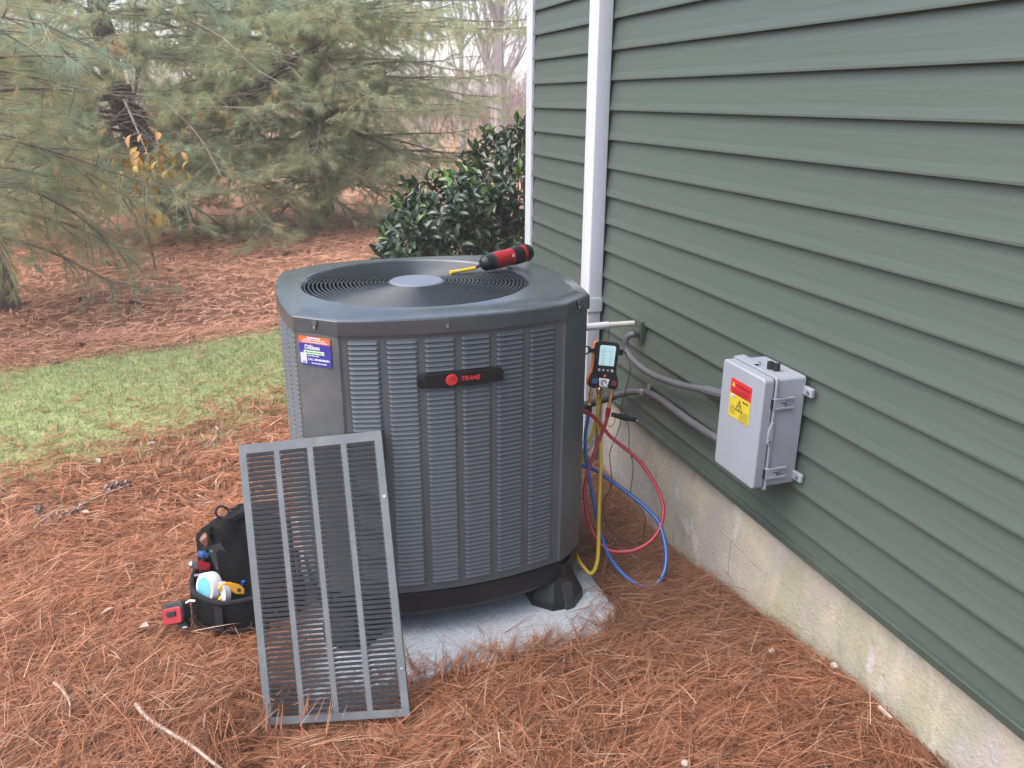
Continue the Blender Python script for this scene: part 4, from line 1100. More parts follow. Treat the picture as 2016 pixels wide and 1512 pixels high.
# ------------------------------------------------------------------ pine straw (uncountable)
def straw_zone(n, x0, x1, y0, y1, wmin, wmax, lmin, lmax, lift, keep_lawn=.12):
    x = rng.uniform(x0, x1, n); y = rng.uniform(y0, y1, n)
    k = in_view(x, y, 0.0, 1.45)
    k &= rng.random(n) < 1 - (1 - keep_lawn) * lawn(x, y)
    k &= ~((x > .0) & (y < 4.36))
    ed_ = 2.005 + .028 * wav(x, x * 0, 9.0, 20) + .05 * sst(-.56, -.43, x)
    on_pad = (x > PAD[0] + .01) & (x < PAD[1] - .012) & (y > ed_) & (y < PAD[3])
    k &= ~on_pad | ((rng.random(n) < .012) & (y < 2.2))
    pl_d = (y - 1.998) - (x + 1.5575) * (-.394)
    k &= ~((x > -1.66) & (x < -1.08) & (pl_d > -.03) & (pl_d < .05) & (rng.random(n) < .6))
    k &= rng.random(n) < .55 + .45 * sst(-.5, .3, wav(x, y, 9.0, 3))
    x, y = x[k], y[k]; on_pad = on_pad[k]
    n = len(x)
    th = 1.2 * wav(x, y, 2.2, 30) + 1.6 * wav(x, y, 5.0, 12) + rng.normal(0, 1.15, n)
    X, Y, TH, PAD_ = [np.repeat(a, 3) for a in (x, y, th, on_pad)]
    g = np.repeat(rng.normal(0, 1, (n, 3)), 3, 0)
    m = 3 * n
    TH = TH + rng.normal(0, .05, m)
    L = np.repeat(rng.uniform(lmin, lmax, n), 3) * rng.uniform(.85, 1.05, m)
    z0 = np.where(PAD_, .002, hf(X, Y)) + rng.random(m) * lift + .001
    tx, ty = X + np.cos(TH) * L, Y + np.sin(TH) * L
    td_ = (ty - 1.998) - (tx + 1.5575) * (-.394)
    away = (tx > -1.62) & (tx < -1.12) & (td_ > -.03) & (td_ < .06)
    TH = np.where(away, TH + math.pi, TH); tx, ty = X + np.cos(TH) * L, Y + np.sin(TH) * L
    flip = (tx > .004) & (Y < 4.36)
    TH = np.where(flip, math.pi - TH, TH); tx = X + np.cos(TH) * L
    hz = hf(tx, ty)
    over = (tx > PAD[0]) & (tx < PAD[1]) & (ty > 1.985) & (ty < PAD[3])
    hz = np.where(over, np.maximum(hz, .003), hz)
    z1 = hz + np.abs(rng.normal(0, 1, m)) * lift * 1.1 + (rng.random(m) < .05) * rng.random(m) * .05
    low_ = (X > -1.75) & (X < -1.0) & (Y > 1.55) & (Y < 2.0)
    z1 = np.where(low_, hz + .009 + .35 * (z1 - hz), z1); z0 = np.where(low_, hf(X, Y) + .007 + .3 * (z0 - hf(X, Y)), z0)
    z0 = np.clip(z0, z1 - .03, z1 + .03)
    B = np.c_[X, Y, z0]; tip = np.c_[tx, ty, z1]
    Dv = tip - B; Ln = np.linalg.norm(Dv, axis=1); Dv = nrm(Dv)
    S_ = nrm(np.c_[-np.sin(TH), np.cos(TH), rng.normal(0, .5, m)])
    bend = np.c_[-np.sin(TH), np.cos(TH), 0 * TH] * (np.repeat(rng.normal(0, .035, n), 3) * Ln)[:, None]
    # mid point lifted so the needle arches over its neighbours
    W_a = rng.uniform(wmin, wmax, m)
    Vv, Tt_ = strips(B, Dv, Ln, W_a, S_, bend)
    Vv = Vv.reshape(-1, 5, 3); Vv[:, 2:4, 2] += (rng.random(m) * lift * .3)[:, None]; Vv = Vv.reshape(-1, 3)
    pal = np.array([(.40, .165, .083), (.30, .115, .056), (.165, .066, .036), (.48, .24, .137), (.54, .36, .245), (.09, .039, .026)])
    ci = rng.choice(6, n, p=[.32, .26, .16, .14, .05, .07]); c = np.repeat(pal[ci], 3, 0) * rng.uniform(.8, 1.2, (m, 1))
    # browner tint beside the unit: its shade is put into the straw colour
    wall_shade = (sst(-.95, -.35, X) * sst(1.5, 2.0, Y) * .6)[:, None]
    c = c * (1 - wall_shade) + wall_shade * np.array([.23, .115, .07]) * rng.uniform(.6, 1.4, (m, 1))
    c = c * (1 - .30 * sst(2.9, 2.0, Y) * (.55 + .45 * sst(-2.4, -1.2, X)))[:, None]  # tint darker nearest the camera, less so on the left
    pale = (sst(4.8, 7.0, Y) * .8)[:, None]  # far needles get sky light put into their colour
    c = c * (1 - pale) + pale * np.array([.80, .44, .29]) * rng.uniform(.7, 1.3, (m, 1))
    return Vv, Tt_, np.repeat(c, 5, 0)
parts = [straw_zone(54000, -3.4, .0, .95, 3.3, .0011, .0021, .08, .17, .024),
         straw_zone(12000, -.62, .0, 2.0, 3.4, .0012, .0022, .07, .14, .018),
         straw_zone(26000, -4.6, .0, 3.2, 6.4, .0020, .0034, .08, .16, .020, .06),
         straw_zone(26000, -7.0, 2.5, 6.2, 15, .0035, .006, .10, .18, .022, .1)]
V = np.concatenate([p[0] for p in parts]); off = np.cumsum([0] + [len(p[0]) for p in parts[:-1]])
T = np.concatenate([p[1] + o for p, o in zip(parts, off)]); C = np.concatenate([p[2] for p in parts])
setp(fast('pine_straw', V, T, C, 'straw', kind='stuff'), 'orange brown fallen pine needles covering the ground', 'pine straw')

# ------------------------------------------------------------------ lawn blades
n = 95000
x = rng.uniform(-6, .6, n); y = rng.uniform(3.2, 7.2, n)
k = (rng.random(n) < lawn(x, y) ** .8 * .95) & in_view(x, y, 0, 1.4) & ~((x > -.05) & (y < 4.4))
x, y = x[k], y[k]; n = len(x)
th = rng.uniform(0, 6.283, n); tl = np.abs(rng.normal(.55, .35, n))
Dv = nrm(np.c_[np.cos(th) * tl, np.sin(th) * tl, np.ones(n)])
L = rng.uniform(.025, .065, n)
V, T = strips(np.c_[x, y, hf(x, y) - .003], Dv, L, rng.uniform(.002, .004, n), nrm(np.c_[-np.sin(th), np.cos(th), 0 * th]), np.c_[np.cos(th), np.sin(th), -.6 + 0 * th] * (L * .3)[:, None])
pal = np.array([(.20, .28, .10), (.26, .32, .13), (.33, .35, .17), (.44, .38, .23), (.14, .21, .075)])
pt = wav(x, y, 2.6, 5)
ci = rng.choice(5, n, p=[.28, .28, .2, .16, .08]); c = pal[ci] * rng.uniform(.8, 1.2, (n, 1)) * (1 + .18 * pt[:, None])
setp(fast('lawn_grass', V, T, np.repeat(c, 5, 0), 'grass', kind='stuff'), 'short green grass strip between the straw beds', 'grass')

# ------------------------------------------------------------------ cones, sticks, leaves, stones
def cone_mesh():
    mb = MB(); mb.tube([(t * .13 - .065, 0, 0) for t in np.linspace(0, 1, 7)], [.004, .011, .014, .014, .012, .008, .003], 6)
    V = []; F = []
    for k in range(64):
        t = k / 63; x = -.058 + .116 * t; a = k * 2.39996
        r = .010 + .013 * math.sin(math.pi * min(1, t * .9 + .1)); ln = .016 * (1 - .35 * t)
        d = Vector((.55, .8 * math.cos(a), .8 * math.sin(a))).normalized(); sdv = Vector((0, -math.sin(a), math.cos(a)))
        p = Vector((x, .006 * math.cos(a), .006 * math.sin(a))); q = p + d * (r + ln * .4); tip = q + d * .004
        mb.add([p - sdv * .003, p + sdv * .003, q + sdv * .0075, tip, q - sdv * .0075], [(0, 1, 2, 3, 4)])
    me = bpy.data.meshes.new('pine_cone'); me.from_pydata(mb.V, [], mb.F); me.update(); me.materials.append(M['cone']); me.materials.append(M['conetip'])
    for i, p in enumerate(me.polygons):
        if i > 40 and i % 3 == 0: p.material_index = 1
    return me
cme = cone_mesh()
def cone(x, y, rz, s, label, group=None, dz=.016, tilt=0):
    o = bpy.data.objects.new('pine_cone', cme); col.objects.link(o)
    o.location = (x, y, float(hf(x, y)) + dz * s); o.rotation_euler = (random.uniform(0, 6), tilt, rz); o.scale = (s, s, s)
    return setp(o, label, 'pine cone', group)
cone(-2.139, 3.60, R(25), 1.0, 'long grey brown pine cone lying alone where straw meets the grass')
cone(-2.409, 3.43, R(100), .75, 'stubby dark pine cone lying end-on left of the broken cone')
cone(-2.318, 3.345, R(30), .95, 'broken grey pine cone with a twig across it')
cone(-2.255, 3.42, R(60), .65, 'short dark pine cone touching the thin stick')
cone(-.243, 2.56, R(20), .8, 'dark pine cone in the hollow inside the blue hose loop')
cone(-.118, 2.54, R(-10), .8, 'dark pine cone against the foundation under the red hose')
far = 'small dark pine cone scattered on the far straw bed'
for i in range(34):
    x = random.uniform(-3.4, .2); y = random.uniform(6.9, 11.5)
    if random.random() < .12: x, y = random.uniform(-3, -1.4), random.uniform(5.0, 6.6)
    cone(x, y, random.uniform(0, 6), random.uniform(.45, .8), far, 'pine cones on the far straw')
def stick(name, label, pts, r):
    P = curve([(x, y, float(hf(x, y)) + dz) for x, y, dz in pts], 5)
    o = MB().tube(P, [r * (1 - .55 * i / (len(P) - 1)) for i in range(len(P))], 6).build(name, 'stick', None, smooth=True)
    return setp(o, label, 'stick')
stick('fallen_stick', 'long curved bare stick lying on the straw left of the panel', [(-1.895, 2.075, .030), (-1.86, 2.015, .024), (-1.80, 1.945, .022), (-1.745, 1.885, .024), (-1.68, 1.815, .022), (-1.60, 1.77, .020), (-1.52, 1.755, .026), (-1.46, 1.79, .03)], .0068)
stick('short_stick', 'short pale bent stick lying on the straw', [(-2.131, 2.247, .03), (-2.095, 2.19, .028), (-2.07, 2.13, .026), (-2.062, 2.075, .022)], .0052)
stick('thin_stick', 'thin twig running from the short dark cone', [(-2.25, 3.41, .03), (-2.20, 3.48, .024), (-2.14, 3.55, .02), (-2.08, 3.60, .02)], .005)
stick('pale_twig', 'short pale twig lying across the broken cone', [(-2.385, 3.245, .03), (-2.35, 3.32, .04), (-2.31, 3.40, .045)], .004)
stick('lawn_twig', 'slender grey twig lying in the grass beyond the cones', [(-3.1, 4.30, .03), (-2.9, 4.32, .025), (-2.75, 4.36, .03)], .005)
def dleaf():
    V = [(0, 0, 0), (.02, .012, .006), (.045, .014, .010), (.07, 0, .004), (.045, -.014, .012), (.02, -.012, .008), (.035, 0, .002)]
    me = bpy.data.meshes.new('dry_leaf'); me.from_pydata(V, [], [(0, 6, 1), (1, 6, 2), (2, 6, 3), (3, 6, 4), (4, 6, 5), (5, 6, 0)]); me.update(); me.materials.append(M['dryleaf']); return me
dme = dleaf()
for i in range(26):
    x = random.uniform(-3.6, -1.0); y = random.uniform(3.9, 6.9)
    if i > 20: x, y = random.uniform(-2.6, -1.7), random.uniform(2.4, 3.8)
    o = bpy.data.objects.new('dry_leaf', dme); col.objects.link(o); o.location = (x, y, float(hf(x, y)) + .030); s = random.uniform(.4, .85)
    o.scale = (s, s, s); o.rotation_euler = (random.uniform(-.5, .5), random.uniform(-.4, .4), random.uniform(0, 6))
    setp(o, 'pale dry leaf lying on the near straw around the grey cones' if i > 20 else 'pale dry leaf lying on or beside the grass strip', 'leaf', 'dry leaves on the near straw' if i > 20 else 'dry leaves along the grass strip')
def stone(x, y, s, label, seed, m='stone'):
    bm = bmesh.new(); bmesh.ops.create_icosphere(bm, subdivisions=2, radius=s); rr = random.Random(seed)
    for v in bm.verts: v.co *= rr.uniform(.8, 1.15); v.co.z *= .6
    me = bpy.data.meshes.new('stone'); bm.to_mesh(me); bm.free(); me.materials.append(M[m])
    o = bpy.data.objects.new('stone', me); col.objects.link(o); o.location = (x, y, float(hf(x, y)) + .022); setp(o, label, 'stone')
stone(-.125, 1.665, .010, 'pale pebble on the straw below the electrical box', 1)
stone(-.018, 1.53, .012, 'cream chip of mortar against the foundation', 2)
stone(-.55, 1.40, .012, 'small rounded tan pebble in the straw in front of the pad', 3)
o = MB().bb(-.03, -.022, 1.30, 1.345, .135, .142).build('plastic_scrap', 'stone'); setp(o, 'tiny pale plastic strip on the straw by the foundation', 'scrap')

# ------------------------------------------------------------------ laurel shrub at the house corner
def leaf_mesh(name, m, L=.10, W=.036):
    V = [(0, 0, 0)]
    for t, w in ((.25, .75), (.55, 1), (.8, .7)):
        z = .10 * L * math.sin(math.pi * t) - .12 * L * t * t
        V += [(t * L, -w * W / 2, z + .012 * w), (t * L, 0, z), (t * L, w * W / 2, z + .012 * w)]
    V.append((L, 0, -.10 * L))
    F = [(0, 1, 2), (0, 2, 3), (1, 4, 5, 2), (2, 5, 6, 3), (4, 7, 8, 5), (5, 8, 9, 6), (7, 10, 8), (8, 10, 9)]
    me = bpy.data.meshes.new(name); me.from_pydata(V, [], F); me.update(); me.materials.append(M[m]); me.polygons.foreach_set('use_smooth', [True] * 8)
    return me, V, F
lf, lfV, lfF = leaf_mesh('laurel_leaf', 'leaf'); ly, _, _ = leaf_mesh('laurel_leaf_young', 'leafy')
sh = thing('laurel_shrub', 'glossy dark green laurel shrub growing behind the white house corner', 'shrub', (.35, 5.45, 0))
def toph(x): return float(np.interp(x, [-.68, -.55, -.35, -.05, .10, .28, 1.8], [.62, .95, 1.12, 1.17, 1.38, 1.50, 1.65]))
leaves = []; stems = MB()
for i in range(640):
    x = random.uniform(-.64, 1.3) if i % 3 else random.uniform(-.62, .35)
    y = 4.95 + (random.random() ** 1.3) * 1.15
    h = toph(x) * (1 - .10 * ((y - 5.4) / .7) ** 2)
    z = h * (random.random() ** .55) * random.uniform(.9, 1.0) + .05
    if z < .40 and random.random() < .8: continue
    edge = (x < -.5) or (y < 5.15) or (z > h * .8)
    out = Vector(((x - .35) * .5, (y - 5.45) * .9, .75 + random.uniform(-.3, .3))).normalized()
    base = Vector((.35 + (x - .35) * .7, 5.45 + (y - 5.45) * .6, max(.05, z - .30)))
    tip = Vector((x, y, z))
    stems.tube([base, base.lerp(tip, .6) + Vector((random.uniform(-.03, .03), 0, .02)), tip], [.006, .0045, .003], 4, False)
    young = z > h * .80 and random.random() < .35
    nl = random.randint(6, 10)
    for k in range(nl):
        a = k * 2.4 + random.random(); e = random.uniform(.1, 1.0) if k < nl - 2 else 1.2
        side = out.orthogonal().normalized(); s2_ = out.cross(side)
        d = (side * math.cos(a) + s2_ * math.sin(a)) * math.cos(e) + out * math.sin(e)
        up = out - d * out.dot(d)
        if up.length < .05: up = side
        up.normalize()
        p = tip - out * (.012 * (nl - k)) * 1.2
        s = random.uniform(.75, 1.15)
        leaves.append((p, d, up, s, young and k > nl - 5))
for i in range(16):
    x = -.45 + 1.7 * random.random(); y = 5.2 + .6 * random.random()
    b0 = Vector((.35 + (x - .35) * .55, 5.45 + (y - 5.45) * .5, -.02))
    stems.tube(curve([b0, b0.lerp(Vector((x, y, .5)), .5) + Vector((random.uniform(-.05, .05), 0, 0)), Vector((x, y, toph(x) * .75))], 4), [.014, .013, .012, .011, .010, .009, .008, .007, .006], 5)
stems.build('stem', 'twig', sh)
leaves.sort(key=lambda q: (q[0] - CAM).length - .6 * q[0].z)
rest = MB(); resty = MB()
def lmat(p, d, up, s):
    y_ = up.cross(d); return Matrix(((d.x, y_.x, up.x, p.x), (d.y, y_.y, up.y, p.y), (d.z, y_.z, up.z, p.z), (0, 0, 0, 1))) @ Matrix.Scale(s, 4)
for i, (p, d, up, s, yg) in enumerate(leaves):
    mt = lmat(p, d, up, s)
    if i < 300:
        o = bpy.data.objects.new('leaf', ly if yg else lf); col.objects.link(o); o.parent = sh
        o.matrix_local = Matrix.Translation(-Vector(ORG[sh.name])) @ mt; ORG[o.name] = ORG[sh.name]
    else: (resty if yg else rest).add([mt @ Vector(v) for v in lfV], lfF)
rest.build('leaf', 'leaf', sh, smooth=True)['kind'] = 'stuff'
if resty.V: resty.build('leaf', 'leafy', sh, smooth=True)['kind'] = 'stuff'

# ------------------------------------------------------------------ pines
PALS = [np.array([(.34, .40, .235), (.38, .43, .25), (.28, .36, .235), (.43, .41, .205), (.52, .38, .18)]),
        np.array([(.28, .38, .28), (.32, .41, .30), (.24, .335, .26), (.37, .41, .25), (.46, .37, .18)]),
        np.array([(.39, .44, .25), (.425, .46, .255), (.34, .41, .245), (.47, .45, .22), (.56, .42, .19)])]
def tufts(P, Dr, n, L, W, pal, probs, rg):
    m = len(P)
    B = np.repeat(P, n, 0); Dd = np.repeat(Dr, n, 0)
    v = nrm(rg.normal(0, 1, (m * n, 3)))
    d = nrm(Dd * rg.uniform(.35, 1.1, (m * n, 1)) + v * .62 + np.array([0, 0, -.14]))
    ln = rg.uniform(.7, 1.1, m * n) * L
    s = nrm(np.cross(d, rg.normal(0, 1, (m * n, 3))))
    w = W / 2
    B = B + Dd * rg.uniform(-.05, .02, (m * n, 1))
    tip = B + d * ln[:, None] + np.array([0, 0, -1]) * (ln * .12)[:, None]
    V = np.stack([B - s * w, B + s * w, tip], 1).reshape(-1, 3)
    T = np.arange(len(V)).reshape(-1, 3)
    ci = rg.choice(len(pal), m, p=probs)
    c = np.repeat(pal[ci] * rg.uniform(.75, 1.25, (m, 1)), n, 0) * rg.uniform(.85, 1.15, (m * n, 1))
    return V, T, np.repeat(c, 3, 0)

OPEN = [((-2.88, 11.9, 1.50), .30), ((-2.80, 11.9, 1.30), .26), ((-2.72, 11.9, 1.12), .20), ((-1.56, 11.2, 1.57), .10), ((-1.35, 11.15, 1.68), .12), ((-1.15, 11.1, 1.80), .12), ((-.98, 11.05, 1.93), .12), ((-.80, 11.0, 2.07), .12), ((-.5, 10.95, 2.25), .10)]
def limb_path(p, az, el, L, droop, rg, tipup=.25, step=.2):
    pts = [np.array(p, float)]; k = max(3, int(L / step))
    for i in range(k):
        t = i / k
        e = el - droop * math.sin(math.pi * min(1, t * 1.15) * .5) + tipup * max(0, t - .7) / .3
        az += rg.normal(0, .06)
        pts.append(pts[-1] + step * np.array([math.cos(az) * math.cos(e), math.sin(az) * math.cos(e), math.sin(e)]))
    return pts

def pine(name, label, trunk, r0, limbs, seed, pal, nn=24, W=.0032, L=.12, probs=(.36, .28, .2, .11, .05), group='pine trees beyond the lawn', extra=None, dens=1.0, r1=.05):
    rg = np.random.default_rng(seed)
    t_ = thing(name, label, 'tree', tuple(trunk[0]), group)
    tp = curve(trunk, 4)
    MB().tube(tp, [r0 + (r1 - r0) * (i / (len(tp) - 1)) for i in range(len(tp))], 12).build('trunk', 'bark', t_, smooth=True)
    br = MB(); TP_, TD_ = [], []
    paths = [(limb_path(*lb_, rg), lb_[3]) for lb_ in limbs] + [([np.array(p, float) for p in curve(e, 4)], 2.6) for e in (extra or [])]
    for pts, LL_ in paths:
        k = len(pts); rr = .012 + .014 * LL_ / 2.5
        br.tube([Vector(p) for p in pts], [rr * (1 - .85 * i / (k - 1)) for i in range(k)], 5, False)
        for i in range(1, k):
            t = i / (k - 1)
            if t < .12: continue
            d0 = pts[i] - pts[i - 1]; d0 = d0 / np.linalg.norm(d0); az0 = math.atan2(d0[1], d0[0])
            for sgn in (-1, 1):
                if rg.random() > .93 * dens: continue
                az = az0 + sgn * rg.uniform(.6, 1.25); e = math.asin(np.clip(d0[2], -1, 1)) + rg.normal(-.05, .28)
                l2_ = (.20 + .42 * LL_ * .5 * (1 - t) * math.sin(math.pi * min(1, t + .25))) * rg.uniform(.6, 1.25) + .1
                ns = max(2, int(l2_ / .105)); p = pts[i].copy(); sp_ = [p.copy()]
                for j in range(ns):
                    e2 = e - .25 * j / ns; az += rg.normal(0, .09)
                    dd_ = np.array([math.cos(az) * math.cos(e2), math.sin(az) * math.cos(e2), math.sin(e2)])
                    p = p + dd_ * (l2_ / ns); sp_.append(p.copy())
                    if j > 0 or l2_ < .4:
                        TP_.append(p.copy()); TD_.append(dd_)
                        if rg.random() < .7:
                            sdv = nrm(rg.normal(0, 1, 3)); q = p + sdv * rg.uniform(.05, .12) + dd_ * .04; TP_.append(q); TD_.append(nrm(dd_ + sdv * .8))
                if len(sp_) > 2: br.tube([Vector(q) for q in (sp_[0], sp_[len(sp_) // 2], sp_[-1])], [.006, .004, .002], 3, False)
            if t > .8: TP_.append(pts[i].copy()); TD_.append(d0)
    br.build('branchwork', 'twig', t_)['kind'] = 'stuff'
    TPa = np.array(TP_); cv = np.array(CAM); keepm = np.ones(len(TPa), bool)
    for tgt, rad in OPEN:
        ax = np.array(tgt) - cv; ln_ = np.linalg.norm(ax); ax = ax / ln_
        al = (TPa - cv) @ ax; off_ = np.linalg.norm((TPa - cv) - al[:, None] * ax, axis=1)
        keepm &= ~((al > 0) & (al < ln_ + .1) & (off_ < rad * al / ln_))
    TP_ = TPa[keepm]; TD_ = np.array(TD_)[keepm]
    V, T, C = tufts(np.array(TP_), np.array(TD_), nn, L, W, pal, list(probs), rg)
    cr = fast('crown', V, T, C, 'needle', t_); return t_, len(T)

def whorls(x, y, z0, z1, dz, L0, L1, seed, el=.12, droop=.45, per=5, lean=(0, 0), jig=.15, az_bias=None, az_w=3.2):
    rg = random.Random(seed); out = []; z = z0
    while z < z1:
        t = (z - z0) / max(.1, z1 - z0)
        for k in range(per):
            az = (2 * math.pi * (k + rg.random() * .8) / per + z * 2) if az_bias is None else az_bias + rg.uniform(-az_w, az_w) / 2
            out.append(((x + lean[0] * z, y + lean[1] * z, z + rg.uniform(-jig, jig)), az, el + rg.uniform(-.15, .2) + .25 * t, (L0 + (L1 - L0) * t) * rg.uniform(.75, 1.15), droop * rg.uniform(.6, 1.3)))
        z += dz
    return out
NT = 0
# leaning broken-topped pine left of centre
tr1 = [(-2.42, 11.98, -.05), (-2.52, 11.96, .55), (-2.72, 11.93, 1.1), (-2.90, 11.91, 1.6), (-3.0, 11.95, 2.6), (-3.02, 12.0, 5.0), (-3.0, 12.0, 8.5)]
ex1 = [[(-2.72, 11.9, 1.35), (-2.4, 11.7, 1.52), (-2.13, 11.5, 1.58), (-1.56, 11.2, 1.57), (-1.15, 11.1, 1.80), (-.80, 11.0, 2.07), (-.2, 10.9, 2.42), (.3, 10.9, 2.75)],
       [(-2.86, 11.8, 1.5), (-3.0, 11.7, 1.62), (-3.25, 11.6, 1.75), (-3.7, 11.5, 1.85)],
       [(-2.80, 11.85, 1.5), (-2.68, 11.8, 1.75), (-2.64, 11.8, 2.05), (-2.6, 11.7, 2.5)],
       [(-2.9, 11.8, 1.45), (-3.3, 11.6, 1.46), (-3.8, 11.4, 1.42)],
       [(-2.6, 11.9, .9), (-2.4, 11.0, .95), (-2.2, 10.0, .75), (-2.05, 9.0, .40)], [(-2.6, 11.9, 1.1), (-2.0, 11.0, 1.0), (-1.6, 10.0, .75), (-1.35, 9.2, .35)],
       [(-2.7, 11.9, 1.2), (-2.8, 10.8, 1.2), (-2.85, 9.6, .9), (-2.75, 8.5, .45)], [(-2.5, 11.9, .7), (-1.8, 11.3, .75), (-1.2, 10.8, .55), (-.8, 10.3, .3)],
       [(-2.6, 11.9, 1.4), (-2.2, 10.8, 1.45), (-1.9, 9.8, 1.2), (-1.7, 9.0, .85)], [(-2.8, 11.9, 1.5), (-2.7, 10.6, 1.6), (-2.5, 9.4, 1.4), (-2.3, 8.6, 1.0)]]
lm = whorls(-2.98, 11.95, 2.1, 3.7, .34, 3.4, 2.8, 3, per=6, droop=.72) + whorls(-2.98, 11.95, 4.8, 8, 1.4, 2.2, 1.2, 13, per=3) \
   + whorls(-2.55, 11.9, .55, 1.5, .22, 2.4, 3.2, 4, el=-.02, droop=.26, per=4, az_bias=-1.15, az_w=1.5) + whorls(-2.75, 11.8, .8, 2.0, .26, 2.6, 3.2, 14, el=.02, droop=.34, per=4, az_bias=-2.3, az_w=1.1)
_, k = pine('pine_tree', 'white pine with thick leaning broken trunk and a long bare limb', tr1, .23, lm, 21, PALS[0], extra=ex1, nn=32, W=.0030, r1=.06, probs=(.34, .26, .16, .14, .10)); NT += k
P = curve(ex1[0], 5)
MB().tube(P, [.060 - .040 * i / (len(P) - 1) for i in range(len(P))], 8).build('long_limb', 'bark', _, smooth=True)
# nearer pine at the left with lichen on its trunk
tr2 = [(-3.50, 7.50, -.05), (-3.53, 7.50, .3), (-3.60, 7.52, .9), (-3.66, 7.55, 2.5), (-3.7, 7.6, 7)]
lm = whorls(-3.62, 7.52, .75, 2.3, .26, 1.7, 2.0, 5, el=.0, droop=.36, per=5) + whorls(-3.66, 7.55, 3.2, 6.4, 1.4, 1.7, 1.3, 6, per=3, droop=.55)
_, k = pine('pine_tree', 'white pine beside the lawn with grey lichen patches on its trunk', tr2, .17, lm, 22, PALS[0], extra=[[(-3.6, 7.5, 1.0), (-3.2, 7.3, 1.0), (-2.8, 7.15, .8), (-2.5, 7.1, .5)], [(-3.6, 7.5, .8), (-3.3, 7.6, .75), (-2.9, 7.7, .6), (-2.55, 7.8, .35)], [(-3.6, 7.5, 1.3), (-3.2, 7.4, 1.35), (-2.8, 7.4, 1.15), (-2.4, 7.4, .85)], [(-3.6, 7.5, 1.0), (-3.4, 7.0, 1.0), (-3.2, 6.6, .85), (-3.1, 6.3, .6)]], nn=36, W=.0022, L=.115, r1=.06, probs=(.30, .22, .14, .18, .16)); NT += k
# big soft pine right of centre, branches sweeping to the ground
lm = whorls(-.45, 12.4, .6, 3.0, .32, 3.0, 2.8, 7, el=.06, droop=.42, per=4) + whorls(-.45, 12.4, 5.2, 8, 1.5, 1.8, 1.0, 17, per=2) + whorls(-.45, 12.4, .55, 2.9, .16, 2.9, 3.5, 19, el=.03, droop=.36, per=4, az_bias=-1.65, az_w=2.5)
_, k = pine('pine_tree', 'broad white pine with soft pale branches sweeping low behind the shrub', [(-.45, 12.4, -.05), (-.47, 12.4, 2), (-.45, 12.45, 6), (-.45, 12.5, 10)], .18, lm, 23, PALS[2], nn=30, W=.0030, L=.125, r1=.05); NT += k
# close pine standing left of the lawn; only its drooping bluish boughs reach in
lm = []
for q, az, L_, e_, dr_ in (((-5.4, 6.2, 2.6), -.50, 3.6, .06, .42), ((-5.4, 6.2, 2.4), -.22, 3.3, .02, .30), ((-5.4, 6.2, 3.0), -.30, 4.4, .02, .38), ((-5.4, 6.2, 3.2), -.12, 4.6, .0, .36), ((-5.4, 6.2, 3.4), .05, 5.0, -.02, .34), ((-5.4, 6.2, 3.4), -.22, 5.6, -.02, .30), ((-5.4, 6.2, 2.2), 1.2, 2.2, .1, .4)):
    lm.append((q, az, e_, L_, dr_))
_, k = pine('pine_tree', 'close white pine whose bluish drooping boughs hang over the lawn', [(-5.45, 6.2, -.05), (-5.42, 6.2, 1.5), (-5.4, 6.2, 4), (-5.4, 6.2, 9)], .2, lm, 24, PALS[1], nn=56, W=.0016, L=.115, r1=.05, dens=.85); NT += k
for (x, y, sd_, pl_, lab, r, z0_, L0_) in ((-6.2, 13.5, 31, 0, 'white pine standing farther left behind the lichen trunk pine', .15, .6, 2.8), (-5.2, 19.0, 32, 2, 'pale white pine in the second row behind the leaning trunk', .13, .6, 2.4), (-1.2, 20.0, 33, 2, 'white pine in the second row directly behind the long bare limb', .12, .5, 2.6), (1.0, 18.5, 34, 2, 'thin yellowish white pine in the second row left of the bare trees', .08, .4, 1.3)):
    lm = whorls(x, y, z0_, 3.6, .46, L0_, 2.2, sd_, el=.05, droop=.45, per=5) + whorls(x, y, 4.4, 8.5, 1.3, 2.0, 1.0, sd_ + 50, per=3)
    _, k = pine('pine_tree', lab, [(x, y, -.05), (x + .05, y, 2), (x, y, 6), (x, y, 10)], r, lm, sd_, PALS[pl_], nn=16, W=.0052, L=.135, dens=.8); NT += k
print('pine needles', NT)

# ------------------------------------------------------------------ yellow sapling
sp_t = thing('maple_sapling', 'small sapling with yellow and orange autumn leaves in front of the leaning trunk', 'sapling', (-2.42, 8.7, 0))
MB().tube(curve([(-2.42, 8.75, -.02), (-2.44, 8.72, .5), (-2.40, 8.65, .85), (-2.36, 8.6, 1.2)], 4), [.012 - .008 * i / 12 for i in range(13)], 5).build('stem', 'twig', sp_t)
yl, _, _ = leaf_mesh('yellow_leaf', 'yleaf', .12, .055); ol, _, _ = leaf_mesh('orange_leaf', 'oleaf', .12, .055)
for i in range(70):
    c = Vector((-2.34 + random.gauss(0, .15), 8.40 + random.gauss(0, .10), 1.07 + random.gauss(0, .11)))
    if i > 62: c = Vector((-2.36 + random.gauss(0, .07), 8.5, .60 + random.gauss(0, .04)))
    o = bpy.data.objects.new('leaf', ol if c.z > 1.10 and random.random() < .75 else yl); col.objects.link(o); o.parent = sp_t
    o.location = c - Vector(ORG[sp_t.name]); o.rotation_euler = (random.uniform(-.6, .6), random.uniform(.5, 1.3), random.uniform(0, 6.3)); ORG[o.name] = ORG[sp_t.name]
    s = random.uniform(.7, 1.15); o.scale = (s, s, s)

